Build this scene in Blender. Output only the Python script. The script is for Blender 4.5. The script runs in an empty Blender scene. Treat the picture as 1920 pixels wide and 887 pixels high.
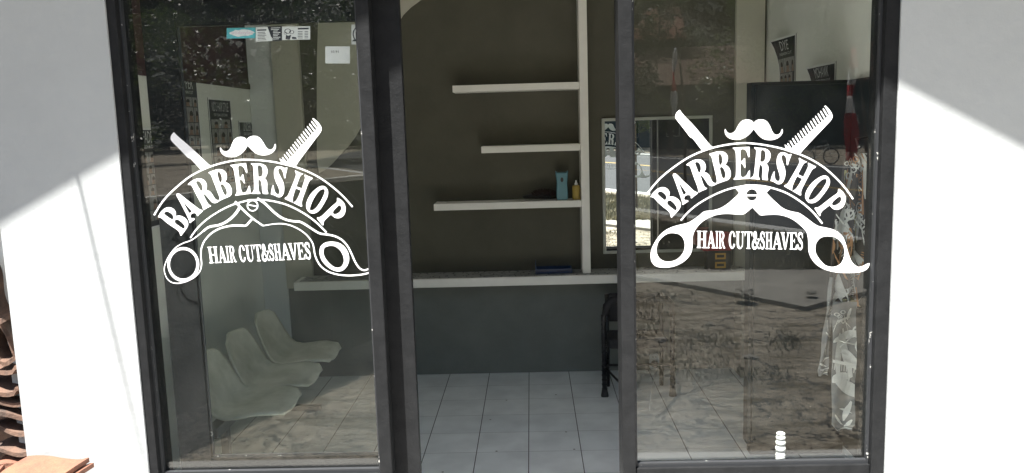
import bpy, bmesh, math, random
from mathutils import Vector, Matrix
from mathutils.geometry import delaunay_2d_cdt
R = math.radians
random.seed(7)
sc = bpy.context.scene
C = sc.collection
# ------------------------------------------------------------------ camera
F = 1510.0; CX, CY = 960.0, 443.5
CAM = Vector((0.0, -3.0, 1.85))
fw = Vector((34.0, -207.5, F)).normalized()           # world +Y seen in the camera (x right, y down, z forward)
dn = Vector((330.0, 11456.0, F)); dn = (dn - fw * dn.dot(fw)).normalized()   # world -Z
rt = dn.cross(fw).normalized()                        # world +X
def ray(px, py):
    d = Vector((px - CX, py - CY, F))
    return Vector((d.dot(rt), d.dot(fw), -d.dot(dn)))
cx_ = Vector((rt.x, fw.x, -dn.x)); cy_ = Vector((rt.y, fw.y, -dn.y)); cz_ = Vector((rt.z, fw.z, -dn.z))
cam_d = bpy.data.cameras.new('camera'); cam = bpy.data.objects.new('camera', cam_d); C.objects.link(cam)
m = Matrix((( cx_.x, -cy_.x, -cz_.x, CAM.x), (cx_.y, -cy_.y, -cz_.y, CAM.y), (cx_.z, -cy_.z, -cz_.z, CAM.z), (0, 0, 0, 1)))
cam.matrix_world = m
cam_d.sensor_width = 36; cam_d.sensor_fit = 'HORIZONTAL'; cam_d.lens = F / 1920 * 36
cam_d.clip_start = 0.05; cam_d.clip_end = 3000
sc.camera = cam
# ------------------------------------------------------------------ light
SUN_EL, SUN_AZ = 64.0, 30.0        # azimuth: from the left of the shop front, light travels towards +X +Y
w = bpy.data.worlds.new('World'); sc.world = w; w.use_nodes = True
nt = w.node_tree; nt.nodes.clear()
sky = nt.nodes.new('ShaderNodeTexSky'); sky.sky_type = 'NISHITA'; sky.sun_disc = False
sky.sun_elevation = R(SUN_EL); sky.sun_rotation = R(180 + SUN_AZ); sky.air_density = 1.2; sky.dust_density = 2.0
bg = nt.nodes.new('ShaderNodeBackground'); bg.inputs[1].default_value = 0.05
wo = nt.nodes.new('ShaderNodeOutputWorld')
nt.links.new(sky.outputs[0], bg.inputs[0]); nt.links.new(bg.outputs[0], wo.inputs[0])
sd = bpy.data.lights.new('sun', 'SUN'); sd.energy = 5.0; sd.angle = R(0.55); sd.color = (1.0, 0.965, 0.91)
sun = bpy.data.objects.new('sun', sd); C.objects.link(sun)
ldir = Vector((math.sin(R(SUN_AZ)) * math.cos(R(SUN_EL)), math.cos(R(SUN_AZ)) * math.cos(R(SUN_EL)), -math.sin(R(SUN_EL))))
sun.rotation_euler = ldir.to_track_quat('-Z', 'Y').to_euler()
sun.location = (0, -6, 12)
sc.view_settings.view_transform = 'Standard'; sc.view_settings.look = 'None'
sc.view_settings.exposure = 1.95; sc.view_settings.gamma = 1.0
sc.view_settings.use_curve_mapping = False
sc.render.engine = 'CYCLES'
sc.cycles.max_bounces = 14; sc.cycles.diffuse_bounces = 6; sc.cycles.glossy_bounces = 6; sc.cycles.transparent_max_bounces = 24
# ------------------------------------------------------------------ helpers
def at(px, py, Y):                       # point of the plane y = Y under a pixel
    d = ray(px, py); t = (Y - CAM.y) / d.y
    return CAM + d * t
def atz(px, py, Z):
    d = ray(px, py); t = (Z - CAM.z) / d.z
    return CAM + d * t
def atx(px, py, X):
    d = ray(px, py); t = (X - CAM.x) / d.x
    return CAM + d * t
GLASS_Y = 0.055
def refl(p): return Vector((p[0], 2 * GLASS_Y - p[1], p[2]))   # a point seen mirrored in the shop windows
def tag(o, label=None, cat=None, group=None, kind=None):
    if label: o['label'] = label
    if cat: o['category'] = cat
    if group: o['group'] = group
    if kind: o['kind'] = kind
    return o
def thing(name, label, cat, loc=(0, 0, 0), group=None):
    o = bpy.data.objects.new(name, None); C.objects.link(o); o.location = loc
    o.empty_display_size = 0.1
    return tag(o, label, cat, group)
def rootloc(o):
    v = Vector((0, 0, 0))
    while o is not None: v += Vector(o.location); o = o.parent
    return v
class MB:
    def __init__(s): s.v = []; s.f = []; s.mi = []; s.cur = 0
    def add(s, vs, fs):
        b = len(s.v); s.v += [Vector(p) for p in vs]
        for f in fs: s.f.append([b + i for i in f]); s.mi.append(s.cur)
        return s
    def box(s, x0, x1, y0, y1, z0, z1):
        if x1 < x0: x0, x1 = x1, x0
        if y1 < y0: y0, y1 = y1, y0
        if z1 < z0: z0, z1 = z1, z0
        vs = [(x0,y0,z0),(x1,y0,z0),(x1,y1,z0),(x0,y1,z0),(x0,y0,z1),(x1,y0,z1),(x1,y1,z1),(x0,y1,z1)]
        return s.add(vs, [(0,3,2,1),(4,5,6,7),(0,1,5,4),(1,2,6,5),(2,3,7,6),(3,0,4,7)])
    def quad(s, a, b, c, d): return s.add([a, b, c, d], [(0, 1, 2, 3)])
    def prism(s, poly, axis, a0, a1):    # poly: 2-D points; axis 'y': (x,z) swept along y; 'x': (y,z); 'z': (x,y)
        n = len(poly); vs = []
        for a in (a0, a1):
            for (u, v) in poly:
                vs.append({'y': (u, a, v), 'x': (a, u, v), 'z': (u, v, a)}[axis])
        fs = [tuple(range(n)), tuple(range(2 * n - 1, n - 1, -1))]
        fs += [(i, n + i, n + (i + 1) % n, (i + 1) % n) for i in range(n)]
        return s.add(vs, fs)
    def tube(s, pts, r, n=10, cap=True):
        pts = [Vector(p) for p in pts]; rs = r if isinstance(r, (list, tuple)) else [r] * len(pts)
        b = []; up = Vector((0.13, 0.21, 0.97))
        for i, p in enumerate(pts):
            t = (pts[min(i + 1, len(pts) - 1)] - pts[max(i - 1, 0)]).normalized()
            a = t.cross(up); 
            if a.length < 1e-3: a = t.cross(Vector((1, 0, 0)))
            a.normalize(); c = t.cross(a).normalized()
            b += [p + (a * math.cos(2 * math.pi * k / n) + c * math.sin(2 * math.pi * k / n)) * rs[i] for k in range(n)]
        fs = [(i * n + k, i * n + (k + 1) % n, (i + 1) * n + (k + 1) % n, (i + 1) * n + k) for i in range(len(pts) - 1) for k in range(n)]
        if cap: fs += [tuple(range(n - 1, -1, -1)), tuple(range((len(pts) - 1) * n, len(pts) * n))]
        return s.add(b, fs)
    def lathe(s, c, prof, n=20):         # prof: (r, z) list about a vertical axis through c
        c = Vector(c); b = []
        for (r, z) in prof: b += [c + Vector((r * math.cos(2 * math.pi * k / n), r * math.sin(2 * math.pi * k / n), z)) for k in range(n)]
        fs = [(i * n + k, i * n + (k + 1) % n, (i + 1) * n + (k + 1) % n, (i + 1) * n + k) for i in range(len(prof) - 1) for k in range(n)]
        fs += [tuple(range(n - 1, -1, -1)), tuple(range((len(prof) - 1) * n, len(prof) * n))]
        return s.add(b, fs)
    def grid(s, fn, nu, nv):
        vs = [fn(i / nu, j / nv) for j in range(nv + 1) for i in range(nu + 1)]
        return s.add(vs, [(j * (nu + 1) + i, j * (nu + 1) + i + 1, (j + 1) * (nu + 1) + i + 1, (j + 1) * (nu + 1) + i) for j in range(nv) for i in range(nu)])
    def build(s, name, mats, parent=None, smooth=False, bevel=0, solid=0, label=None):
        off = rootloc(parent) if parent else Vector((0, 0, 0))
        me = bpy.data.meshes.new(name); me.from_pydata([tuple(v - off) for v in s.v], [], s.f); 
        if not isinstance(mats, (list, tuple)): mats = [mats]
        for mt in mats: me.materials.append(mt)
        for p, i in zip(me.polygons, s.mi): p.material_index = i; p.use_smooth = smooth
        me.update()
        o = bpy.data.objects.new(name, me); C.objects.link(o)
        if parent: o.parent = parent
        if solid:
            q = o.modifiers.new('thick', 'SOLIDIFY'); q.thickness = solid
        if bevel:
            q = o.modifiers.new('bevel', 'BEVEL'); q.width = bevel; q.segments = 2; q.limit_method = 'ANGLE'
        if label: o['label'] = label
        return o
# ------------------------------------------------------------------ materials
def mat(name, col, rough=0.6, metal=0.0, noise=0.0, nscale=8.0, bump=0.0, bscale=40.0, col2=None, spec=0.5, fac=(0.35, 0.65), detail=6):
    mt = bpy.data.materials.new(name); mt.use_nodes = True; n = mt.node_tree.nodes; l = mt.node_tree.links
    b = n['Principled BSDF']; b.inputs['Roughness'].default_value = rough; b.inputs['Metallic'].default_value = metal
    b.inputs['Specular IOR Level'].default_value = spec
    c = (col[0], col[1], col[2], 1)
    tc = n.new('ShaderNodeTexCoord')
    if noise or col2:
        t = n.new('ShaderNodeTexNoise'); t.inputs['Scale'].default_value = nscale; t.inputs['Detail'].default_value = detail
        t.inputs['Roughness'].default_value = 0.65
        l.new(tc.outputs['Object'], t.inputs['Vector'])
        r = n.new('ShaderNodeValToRGB'); r.color_ramp.elements[0].position = fac[0]; r.color_ramp.elements[1].position = fac[1]
        c2 = col2 if col2 else tuple(x * (1 - noise) for x in col)
        r.color_ramp.elements[0].color = (c2[0], c2[1], c2[2], 1); r.color_ramp.elements[1].color = c
        l.new(t.outputs['Fac'], r.inputs[0]); l.new(r.outputs[0], b.inputs['Base Color'])
    else: b.inputs['Base Color'].default_value = c
    if bump:
        t2 = n.new('ShaderNodeTexNoise'); t2.inputs['Scale'].default_value = bscale; t2.inputs['Detail'].default_value = 6
        l.new(tc.outputs['Object'], t2.inputs['Vector'])
        bp = n.new('ShaderNodeBump'); bp.inputs['Strength'].default_value = bump; bp.inputs['Distance'].default_value = 0.01
        l.new(t2.outputs['Fac'], bp.inputs['Height']); l.new(bp.outputs[0], b.inputs['Normal'])
    return mt
def glass_mat(name, tint, f0=0.045, dust=0.02):
    mt = bpy.data.materials.new(name); mt.use_nodes = True; n = mt.node_tree.nodes; l = mt.node_tree.links; n.clear()
    out = n.new('ShaderNodeOutputMaterial'); tr = n.new('ShaderNodeBsdfTransparent'); tr.inputs[0].default_value = (*tint, 1)
    gl = n.new('ShaderNodeBsdfGlossy'); gl.inputs['Roughness'].default_value = 0.0; gl.inputs[0].default_value = (1, 1, 1, 1)
    lw = n.new('ShaderNodeLayerWeight'); lw.inputs[0].default_value = 0.5
    pw = n.new('ShaderNodeMath'); pw.operation = 'POWER'; pw.inputs[1].default_value = 5
    l.new(lw.outputs['Facing'], pw.inputs[0])
    ma = n.new('ShaderNodeMath'); ma.operation = 'MULTIPLY_ADD'; ma.inputs[1].default_value = 1 - f0; ma.inputs[2].default_value = f0
    l.new(pw.outputs[0], ma.inputs[0])
    mx = n.new('ShaderNodeMixShader'); l.new(ma.outputs[0], mx.inputs[0]); l.new(tr.outputs[0], mx.inputs[1]); l.new(gl.outputs[0], mx.inputs[2])
    # dust: specks, smears and a thin film on the pane
    tc = n.new('ShaderNodeTexCoord')
    df = n.new('ShaderNodeBsdfDiffuse'); df.inputs[0].default_value = (0.6, 0.6, 0.56, 1)
    vo = n.new('ShaderNodeTexVoronoi'); vo.inputs['Scale'].default_value = 38; l.new(tc.outputs['Object'], vo.inputs['Vector'])
    lt = n.new('ShaderNodeMath'); lt.operation = 'LESS_THAN'; lt.inputs[1].default_value = 0.036; l.new(vo.outputs['Distance'], lt.inputs[0])
    gt = n.new('ShaderNodeMath'); gt.operation = 'GREATER_THAN'; gt.inputs[1].default_value = 0.80
    sp = n.new('ShaderNodeSeparateColor'); l.new(vo.outputs['Color'], sp.inputs[0]); l.new(sp.outputs[0], gt.inputs[0])
    ml = n.new('ShaderNodeMath'); ml.operation = 'MULTIPLY'; l.new(lt.outputs[0], ml.inputs[0]); l.new(gt.outputs[0], ml.inputs[1])
    ml2 = n.new('ShaderNodeMath'); ml2.operation = 'MULTIPLY'; ml2.inputs[1].default_value = 0.45; l.new(ml.outputs[0], ml2.inputs[0])
    ns = n.new('ShaderNodeTexNoise'); ns.inputs['Scale'].default_value = 2.6; ns.inputs['Detail'].default_value = 9; ns.inputs['Roughness'].default_value = 0.7
    l.new(tc.outputs['Object'], ns.inputs['Vector'])
    mr = n.new('ShaderNodeMapRange'); mr.inputs[1].default_value = 0.45; mr.inputs[2].default_value = 0.8; mr.inputs[3].default_value = dust * 0.25; mr.inputs[4].default_value = dust * 2
    l.new(ns.outputs['Fac'], mr.inputs[0])
    ad = n.new('ShaderNodeMath'); ad.operation = 'ADD'; ad.use_clamp = True; l.new(mr.outputs[0], ad.inputs[0]); l.new(ml2.outputs[0], ad.inputs[1])
    m2 = n.new('ShaderNodeMixShader'); l.new(ad.outputs[0], m2.inputs[0]); l.new(mx.outputs[0], m2.inputs[1]); l.new(df.outputs[0], m2.inputs[2])
    l.new(m2.outputs[0], out.inputs[0])
    return mt
M = {}
M['facade'] = mat('facade_paint', (0.37, 0.39, 0.395), 0.85, noise=0.07, nscale=2.2, bump=0.5, bscale=14)
M['frame'] = mat('frame_paint', (0.0165, 0.0172, 0.0182), 0.6, spec=0.1, nscale=14, bump=0.2, bscale=60, col2=(0.011, 0.0117, 0.0125))
M['bead'] = mat('putty_bead', (0.02, 0.022, 0.025), 0.6, col2=(0.45, 0.45, 0.43), nscale=30, fac=(0.33, 0.36))
M['glass'] = glass_mat('window_glass', (0.96, 0.975, 0.965), f0=0.034, dust=0.006)
M['glass2'] = glass_mat('door_glass', (0.92, 0.94, 0.93), f0=0.012, dust=0.004)
M['vinyl'] = mat('white_vinyl', (0.86, 0.87, 0.88), 0.5)
M['backwall'] = mat('olive_wall_paint', (0.10, 0.095, 0.070), 0.85, noise=0.15, nscale=4, bump=0.1)
M['lowwall'] = mat('bounce_lit_wall_paint', (0.195, 0.205, 0.185), 0.8, noise=0.15, nscale=4, bump=0.1)  # same wall as the olive part, reflected light put into the colour
M['sidewall'] = mat('pale_grey_wall_paint', (0.78, 0.79, 0.74), 0.85, noise=0.06, nscale=2.5, bump=0.12)
M['greywall'] = mat('grey_wall_paint', (0.68, 0.70, 0.70), 0.85, noise=0.08, nscale=2.5, bump=0.12)
M['cream'] = mat('cream_wall_paint', (0.52, 0.50, 0.42), 0.8, noise=0.06, nscale=3, bump=0.1)
M['maroon'] = mat('roof_gap_maroon', (0.05, 0.018, 0.025), 0.7, noise=0.4, nscale=6)
M['shelf'] = mat('shelf_paint', (0.82, 0.80, 0.74), 0.6, noise=0.06, nscale=9, bump=0.05)
M['ceil'] = mat('ceiling_paint', (0.80, 0.80, 0.78), 0.9, noise=0.1)
M['black'] = mat('black_paint', (0.012, 0.012, 0.013), 0.35)
M['blackmat'] = mat('matt_black', (0.02, 0.02, 0.022), 0.8)
M['rubber'] = mat('rubber', (0.03, 0.03, 0.03), 0.8)
M['seat'] = mat('grey_green_plastic', (0.76, 0.75, 0.65), 0.4, col2=(0.50, 0.49, 0.40), nscale=5, fac=(0.3, 0.6), bump=0.04)
M['steel'] = mat('grey_steel', (0.25, 0.25, 0.25), 0.4, metal=0.7)
M['mirror'] = mat('mirror_silver', (0.88, 0.90, 0.89), 0.0, metal=1.0)
M['mirrorframe'] = mat('mirror_frame_paint', (0.42, 0.43, 0.38), 0.5, noise=0.1)
M['terra'] = mat('terracotta', (0.25, 0.11, 0.065), 0.85, col2=(0.15, 0.07, 0.048), nscale=9, fac=(0.3, 0.62), bump=0.6, bscale=50)
M['terra2'] = mat('weathered_terracotta', (0.17, 0.10, 0.07), 0.9, col2=(0.07, 0.05, 0.04), nscale=11, fac=(0.35, 0.62), bump=0.6, bscale=50)
M['cabinet'] = mat('dark_teal_board', (0.006, 0.012, 0.016), 0.4, noise=0.2)
M['poster'] = mat('poster_navy', (0.012, 0.014, 0.026), 0.45)
M['paper'] = mat('white_paper', (0.75, 0.76, 0.75), 0.8)
M['posterink'] = mat('poster_white_ink', (0.55, 0.56, 0.58), 0.6)
M['skin'] = mat('printed_skin_tone', (0.33, 0.22, 0.17), 0.6, noise=0.4, nscale=60)
M['hair'] = mat('printed_hair_tone', (0.03, 0.026, 0.025), 0.6)
M['photo'] = mat('printed_photo_grey', (0.34, 0.34, 0.34), 0.6, noise=0.4, nscale=30)
M['teal'] = mat('teal_plastic', (0.09, 0.22, 0.26), 0.35)
M['yellow'] = mat('yellow_liquid_plastic', (0.36, 0.26, 0.06), 0.3)
M['blue'] = mat('blue_plastic', (0.010, 0.03, 0.09), 0.35)
M['red'] = mat('red_card', (0.35, 0.03, 0.03), 0.5)
M['orange'] = mat('yellow_card', (0.55, 0.30, 0.04), 0.5)
M['brush'] = mat('dark_bristle', (0.03, 0.015, 0.012), 0.9)
M['white'] = mat('white_plastic', (0.80, 0.80, 0.78), 0.35)
M['cyan'] = mat('sticker_cyan', (0.10, 0.45, 0.50), 0.5)
M['pink'] = mat('sticker_pink', (0.62, 0.50, 0.58), 0.5)
M['ink'] = mat('black_ink', (0.015, 0.017, 0.03), 0.6)
M['cloth'] = mat('grey_cape_cloth', (0.27, 0.28, 0.28), 0.8, noise=0.15, nscale=7)
M['cloth2'] = mat('dark_cape_cloth', (0.07, 0.06, 0.055), 0.7, noise=0.3, nscale=7)
M['print'] = mat('cape_print_pale', (0.85, 0.85, 0.80), 0.7)
M['print2'] = mat('cape_print_tan', (0.50, 0.26, 0.12), 0.7)
M['print3'] = mat('cape_print_straw', (0.45, 0.42, 0.22), 0.7)
M['flagred'] = mat('flag_red', (0.50, 0.015, 0.03), 0.7)
M['flagwhite'] = mat('flag_white', (0.75, 0.75, 0.76), 0.7)
M['bark'] = mat('bark', (0.11, 0.085, 0.06), 0.9, noise=0.4, nscale=12, bump=0.5)
M['leaf'] = mat('leaf_green', (0.07, 0.115, 0.03), 0.45, col2=(0.035, 0.06, 0.018), nscale=1.2)
M['leaf2'] = mat('leaf_light_green', (0.12, 0.16, 0.045), 0.45, col2=(0.05, 0.08, 0.02), nscale=1.2)
def leafmat(name, c, c2):
    mt = mat(name, c, 0.35, col2=c2, nscale=1.2); n = mt.node_tree.nodes; l = mt.node_tree.links; b = n['Principled BSDF']
    tl = n.new('ShaderNodeBsdfTranslucent'); tl.inputs[0].default_value = (c[0] * 1.8, c[1] * 2.0, c[2] * 1.2, 1); mx = n.new('ShaderNodeMixShader'); mx.inputs[0].default_value = 0.3
    l.new(b.outputs[0], mx.inputs[1]); l.new(tl.outputs[0], mx.inputs[2]); l.new(mx.outputs[0], n['Material Output'].inputs[0]); return mt
M['leaf'] = leafmat('leaf_green', (0.032, 0.055, 0.017), (0.012, 0.022, 0.007)); M['leaf2'] = leafmat('leaf_light_green', (0.07, 0.10, 0.026), (0.018, 0.03, 0.009))
M['farleaf'] = mat('far_leaf', (0.014, 0.022, 0.009), 0.8, col2=(0.006, 0.01, 0.004), nscale=.2)
M['stall'] = mat('dark_green_board', (0.035, 0.048, 0.042), 0.7, noise=0.25, nscale=5)
M['line'] = mat('road_white_paint', (0.6, 0.6, 0.58), 0.7, noise=0.3, nscale=12)
M['yline'] = mat('road_yellow_paint', (0.55, 0.36, 0.09), 0.7, noise=0.3, nscale=12)
M['dirty'] = mat('pale_wall', (0.5, 0.5, 0.45), 0.9, noise=0.25, nscale=2)
def tile_mat(name, ox, oy):
    mt = bpy.data.materials.new(name); mt.use_nodes = True; n = mt.node_tree.nodes; l = mt.node_tree.links
    b = n['Principled BSDF']
    tc = n.new('ShaderNodeTexCoord'); mp = n.new('ShaderNodeMapping'); mp.inputs['Location'].default_value = (-ox + 30, -oy + 30, 0)
    l.new(tc.outputs['Object'], mp.inputs[0])
    sx = n.new('ShaderNodeSeparateXYZ'); l.new(mp.outputs[0], sx.inputs[0])
    def joint(sock, half, size):
        a = n.new('ShaderNodeMath'); a.operation = 'PINGPONG'; a.inputs[1].default_value = size / 2; l.new(sock, a.inputs[0])
        b_ = n.new('ShaderNodeMath'); b_.operation = 'LESS_THAN'; b_.inputs[1].default_value = half; l.new(a.outputs[0], b_.inputs[0]); return b_
    def cell(sock):
        a = n.new('ShaderNodeMath'); a.operation = 'DIVIDE'; a.inputs[1].default_value = .3; l.new(sock, a.inputs[0]); f = n.new('ShaderNodeMath'); f.operation = 'FLOOR'; l.new(a.outputs[0], f.inputs[0]); return f
    cv = n.new('ShaderNodeCombineXYZ'); l.new(cell(sx.outputs[0]).outputs[0], cv.inputs[0]); l.new(cell(sx.outputs[1]).outputs[0], cv.inputs[1])
    wn = n.new('ShaderNodeTexWhiteNoise'); wn.noise_dimensions = '3D'; l.new(cv.outputs[0], wn.inputs['Vector'])
    tint = n.new('ShaderNodeMix'); tint.data_type = 'RGBA'; l.new(wn.outputs['Value'], tint.inputs[0]); tint.inputs[6].default_value = (.80, .83, .83, 1); tint.inputs[7].default_value = (.87, .89, .88, 1)
    my_ = n.new('ShaderNodeMix'); my_.data_type = 'RGBA'; l.new(joint(sx.outputs[1], .0018, .3).outputs[0], my_.inputs[0]); l.new(tint.outputs[2], my_.inputs[6]); my_.inputs[7].default_value = (.40, .40, .39, 1)  # crosswise joints paler than the others: reflected light put into their colour
    br = n.new('ShaderNodeMix'); br.data_type = 'RGBA'; l.new(joint(sx.outputs[0], .0026, .3).outputs[0], br.inputs[0]); l.new(my_.outputs[2], br.inputs[6]); br.inputs[7].default_value = (.06, .06, .055, 1)
    ns = n.new('ShaderNodeTexNoise'); ns.inputs['Scale'].default_value = 5; ns.inputs['Detail'].default_value = 9; l.new(tc.outputs['Object'], ns.inputs[0])
    mr = n.new('ShaderNodeMapRange'); mr.inputs[1].default_value = 0.35; mr.inputs[2].default_value = 0.7; mr.inputs[3].default_value = 1.0; mr.inputs[4].default_value = 0.82
    l.new(ns.outputs['Fac'], mr.inputs[0])
    mx = n.new('ShaderNodeMix'); mx.data_type = 'RGBA'; mx.blend_type = 'MULTIPLY'; mx.inputs[0].default_value = 1
    l.new(br.outputs[2], mx.inputs[6]); l.new(mr.outputs[0], mx.inputs[7])
    # scattered grit
    vo = n.new('ShaderNodeTexVoronoi'); vo.inputs['Scale'].default_value = 6.5; l.new(tc.outputs['Object'], vo.inputs['Vector'])
    lt = n.new('ShaderNodeMath'); lt.operation = 'LESS_THAN'; lt.inputs[1].default_value = 0.045; l.new(vo.outputs['Distance'], lt.inputs[0])
    m2 = n.new('ShaderNodeMix'); m2.data_type = 'RGBA'; l.new(lt.outputs[0], m2.inputs[0]); l.new(mx.outputs[2], m2.inputs[6]); m2.inputs[7].default_value = (0.2, 0.18, 0.15, 1)
    l.new(m2.outputs[2], b.inputs['Base Color']); b.inputs['Roughness'].default_value = 0.28
    return mt
def ground_mat(name):
    mt = bpy.data.materials.new(name); mt.use_nodes = True; n = mt.node_tree.nodes; l = mt.node_tree.links
    b = n['Principled BSDF']; b.inputs['Roughness'].default_value = 0.95
    tc = n.new('ShaderNodeTexCoord')
    def noise(s, d=8, r=0.65):
        t = n.new('ShaderNodeTexNoise'); t.inputs['Scale'].default_value = s; t.inputs['Detail'].default_value = d; t.inputs['Roughness'].default_value = r
        l.new(tc.outputs['Object'], t.inputs[0]); return t
    def ramp(src, p0, p1, c0, c1):
        r = n.new('ShaderNodeValToRGB'); r.color_ramp.elements[0].position = p0; r.color_ramp.elements[1].position = p1
        r.color_ramp.elements[0].color = (*c0, 1); r.color_ramp.elements[1].color = (*c1, 1); l.new(src, r.inputs[0]); return r
    base = ramp(noise(1.6, 12, 0.8).outputs[0], 0.34, 0.66, (0.17, 0.14, 0.10), (0.50, 0.44, 0.35))
    fine = ramp(noise(14, 12, 0.8).outputs[0], 0.38, 0.62, (0.4, 0.4, 0.4), (1.2, 1.2, 1.2))
    mx = n.new('ShaderNodeMix'); mx.data_type = 'RGBA'; mx.blend_type = 'MULTIPLY'; mx.inputs[0].default_value = 1
    l.new(base.outputs[0], mx.inputs[6]); l.new(fine.outputs[0], mx.inputs[7])
    # long scratchy streaks of dead grass and ruts
    mp = n.new('ShaderNodeMapping'); mp.inputs['Scale'].default_value = (0.8, 3.6, 1); mp.inputs['Rotation'].default_value = (0, 0, R(-12)); l.new(tc.outputs['Object'], mp.inputs[0])
    t = n.new('ShaderNodeTexNoise'); t.inputs['Scale'].default_value = 1.6; t.inputs['Detail'].default_value = 10; t.inputs['Roughness'].default_value = 0.75; l.new(mp.outputs[0], t.inputs[0])
    pr = ramp(t.outputs[0], 0.51, 0.60, (0, 0, 0), (1, 1, 1))
    m3 = n.new('ShaderNodeMix'); m3.data_type = 'RGBA'; l.new(pr.outputs[0], m3.inputs[0]); l.new(mx.outputs[2], m3.inputs[6]); m3.inputs[7].default_value = (0.115, 0.092, 0.055, 1)
    # cracks
    vo = n.new('ShaderNodeTexVoronoi'); vo.feature = 'DISTANCE_TO_EDGE'; vo.inputs['Scale'].default_value = 0.9
    wn = noise(2.2, 5); ad = n.new('ShaderNodeVectorMath'); ad.operation = 'ADD'; l.new(tc.outputs['Object'], ad.inputs[0]); l.new(wn.outputs['Color'], ad.inputs[1]); l.new(ad.outputs[0], vo.inputs['Vector'])
    lt = n.new('ShaderNodeMath'); lt.operation = 'LESS_THAN'; lt.inputs[1].default_value = 0.012; l.new(vo.outputs[0], lt.inputs[0])
    m4 = n.new('ShaderNodeMix'); m4.data_type = 'RGBA'; l.new(lt.outputs[0], m4.inputs[0]); l.new(m3.outputs[2], m4.inputs[6]); m4.inputs[7].default_value = (0.04, 0.035, 0.03, 1)
    l.new(m4.outputs[2], b.inputs['Base Color'])
    bp = n.new('ShaderNodeBump'); bp.inputs['Strength'].default_value = 0.6; bp.inputs['Distance'].default_value = 0.02; l.new(noise(18).outputs[0], bp.inputs['Height']); l.new(bp.outputs[0], b.inputs['Normal'])
    return mt
M['ground'] = ground_mat('cracked_yard')
M['asphalt'] = mat('asphalt', (0.05, 0.052, 0.056), 0.9, noise=0.25, nscale=3, bump=0.3, bscale=120)
M['slab'] = mat('concrete_slab', (0.36, 0.34, 0.30), 0.9, noise=0.35, nscale=2.5, bump=0.3)
# ------------------------------------------------------------------ key dimensions, read off the photograph once
GZ = -0.15
YB = atz(992, 698, 0.0).y                       # back wall of the room
XL = at(490, 400, YB).x - 0.02                  # left wall
XR = at(1432, 200, YB).x + 0.01                 # right wall
FX0 = at(237, 443, 0).x; FX1 = at(1675, 443, 0).x     # outer edges of the shop front frame
ML0 = at(689, 443, 0.01).x; ML1 = at(713, 443, 0.01).x  # left mullion
MR0 = at(1163, 443, 0.01).x; MR1 = at(1189, 443, 0.01).x # right mullion
WX0 = at(24, 640, 0).x; WX1 = FX1 + 0.62
ZT = 2.46; YI = 0.15; ZC = 2.95
SILL = at(1400, 871, 0.04).z
print('YB %.2f XL %.2f XR %.2f FX %.2f %.2f ML %.2f %.2f MR %.2f %.2f WX0 %.2f SILL %.2f' % (YB, XL, XR, FX0, FX1, ML0, ML1, MR0, MR1, WX0, SILL))
# gable shadow line on the facade -> gable edge in front of it
OV = 0.9; tz = math.tan(R(SUN_EL)) / math.cos(R(SUN_AZ)); tx = math.tan(R(SUN_AZ))
a0, a1 = at(0, 425, 0), at(240, 285, 0); b0, b1 = at(1690, 160, 0), at(1920, 280, 0)
ml = (a1.z - a0.z) / (a1.x - a0.x); mr_ = (b1.z - b0.z) / (b1.x - b0.x)
xa = (b0.z - a0.z + ml * a0.x - mr_ * b0.x) / (ml - mr_); za = a0.z + ml * (xa - a0.x)
AX, AZ = xa - OV * tx, za + OV * tz             # apex of the gable's front edge
print('apex', AX, AZ, ml, mr_)
# ------------------------------------------------------------------ ground, yard, road
def sheet(name, pts, z, mt, label=None):
    b = MB(); b.add([(p[0], p[1], z) for p in pts], [tuple(range(len(pts)))])
    o = b.build(name, mt); return tag(o, kind='structure')
g = MB(); nx, ny = 60, 60
def gfn(u, v):
    return (-400 + 800 * u, -500 + 700 * v, GZ)
g.grid(gfn, 4, 4); tag(g.build('ground', M['ground']), kind='structure')
def rg(px, py, z=GZ): return refl(atz(px, py, z))
def extend(p, q, k0, k1): d = q - p; return p + d * k0, p + d * k1
near = extend(rg(1200, 392), rg(1640, 452), -6, 6); far = extend(rg(1200, 291), rg(1640, 313), -4, 4)
sheet('road', [near[0], near[1], far[1], far[0]], GZ + 0.004, M['asphalt'])
def stripe(name, pa, pb, wd, mt, k0=-6, k1=6):
    p, q = extend(pa, pb, k0, k1); d = (q - p).normalized(); nrm = Vector((-d.y, d.x, 0)) * wd / 2
    sheet(name, [p - nrm, q - nrm, q + nrm, p + nrm], GZ + 0.008, mt)
stripe('road_edge_line', rg(1200, 394), rg(1640, 453), 0.42, M['line'])
stripe('road_centre_line', rg(1200, 319), rg(1640, 360), 0.22, M['yline'], -3, 3)
stripe('road_far_line', rg(1240, 296), rg(1640, 317), 0.35, M['line'], -3, 3)
# raised concrete apron in the yard
ap = [rg(1050, 512), rg(1210, 527), rg(1330, 548), rg(1510, 584), rg(1660, 545), rg(1900, 560), rg(1900, 505), rg(1640, 500), rg(1400, 497), rg(1180, 490)]
b = MB(); b.prism([(p.x, p.y) for p in ap], 'z', GZ - 0.02, GZ + 0.05); tag(b.build('concrete_apron', M['slab']), kind='structure')
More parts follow.
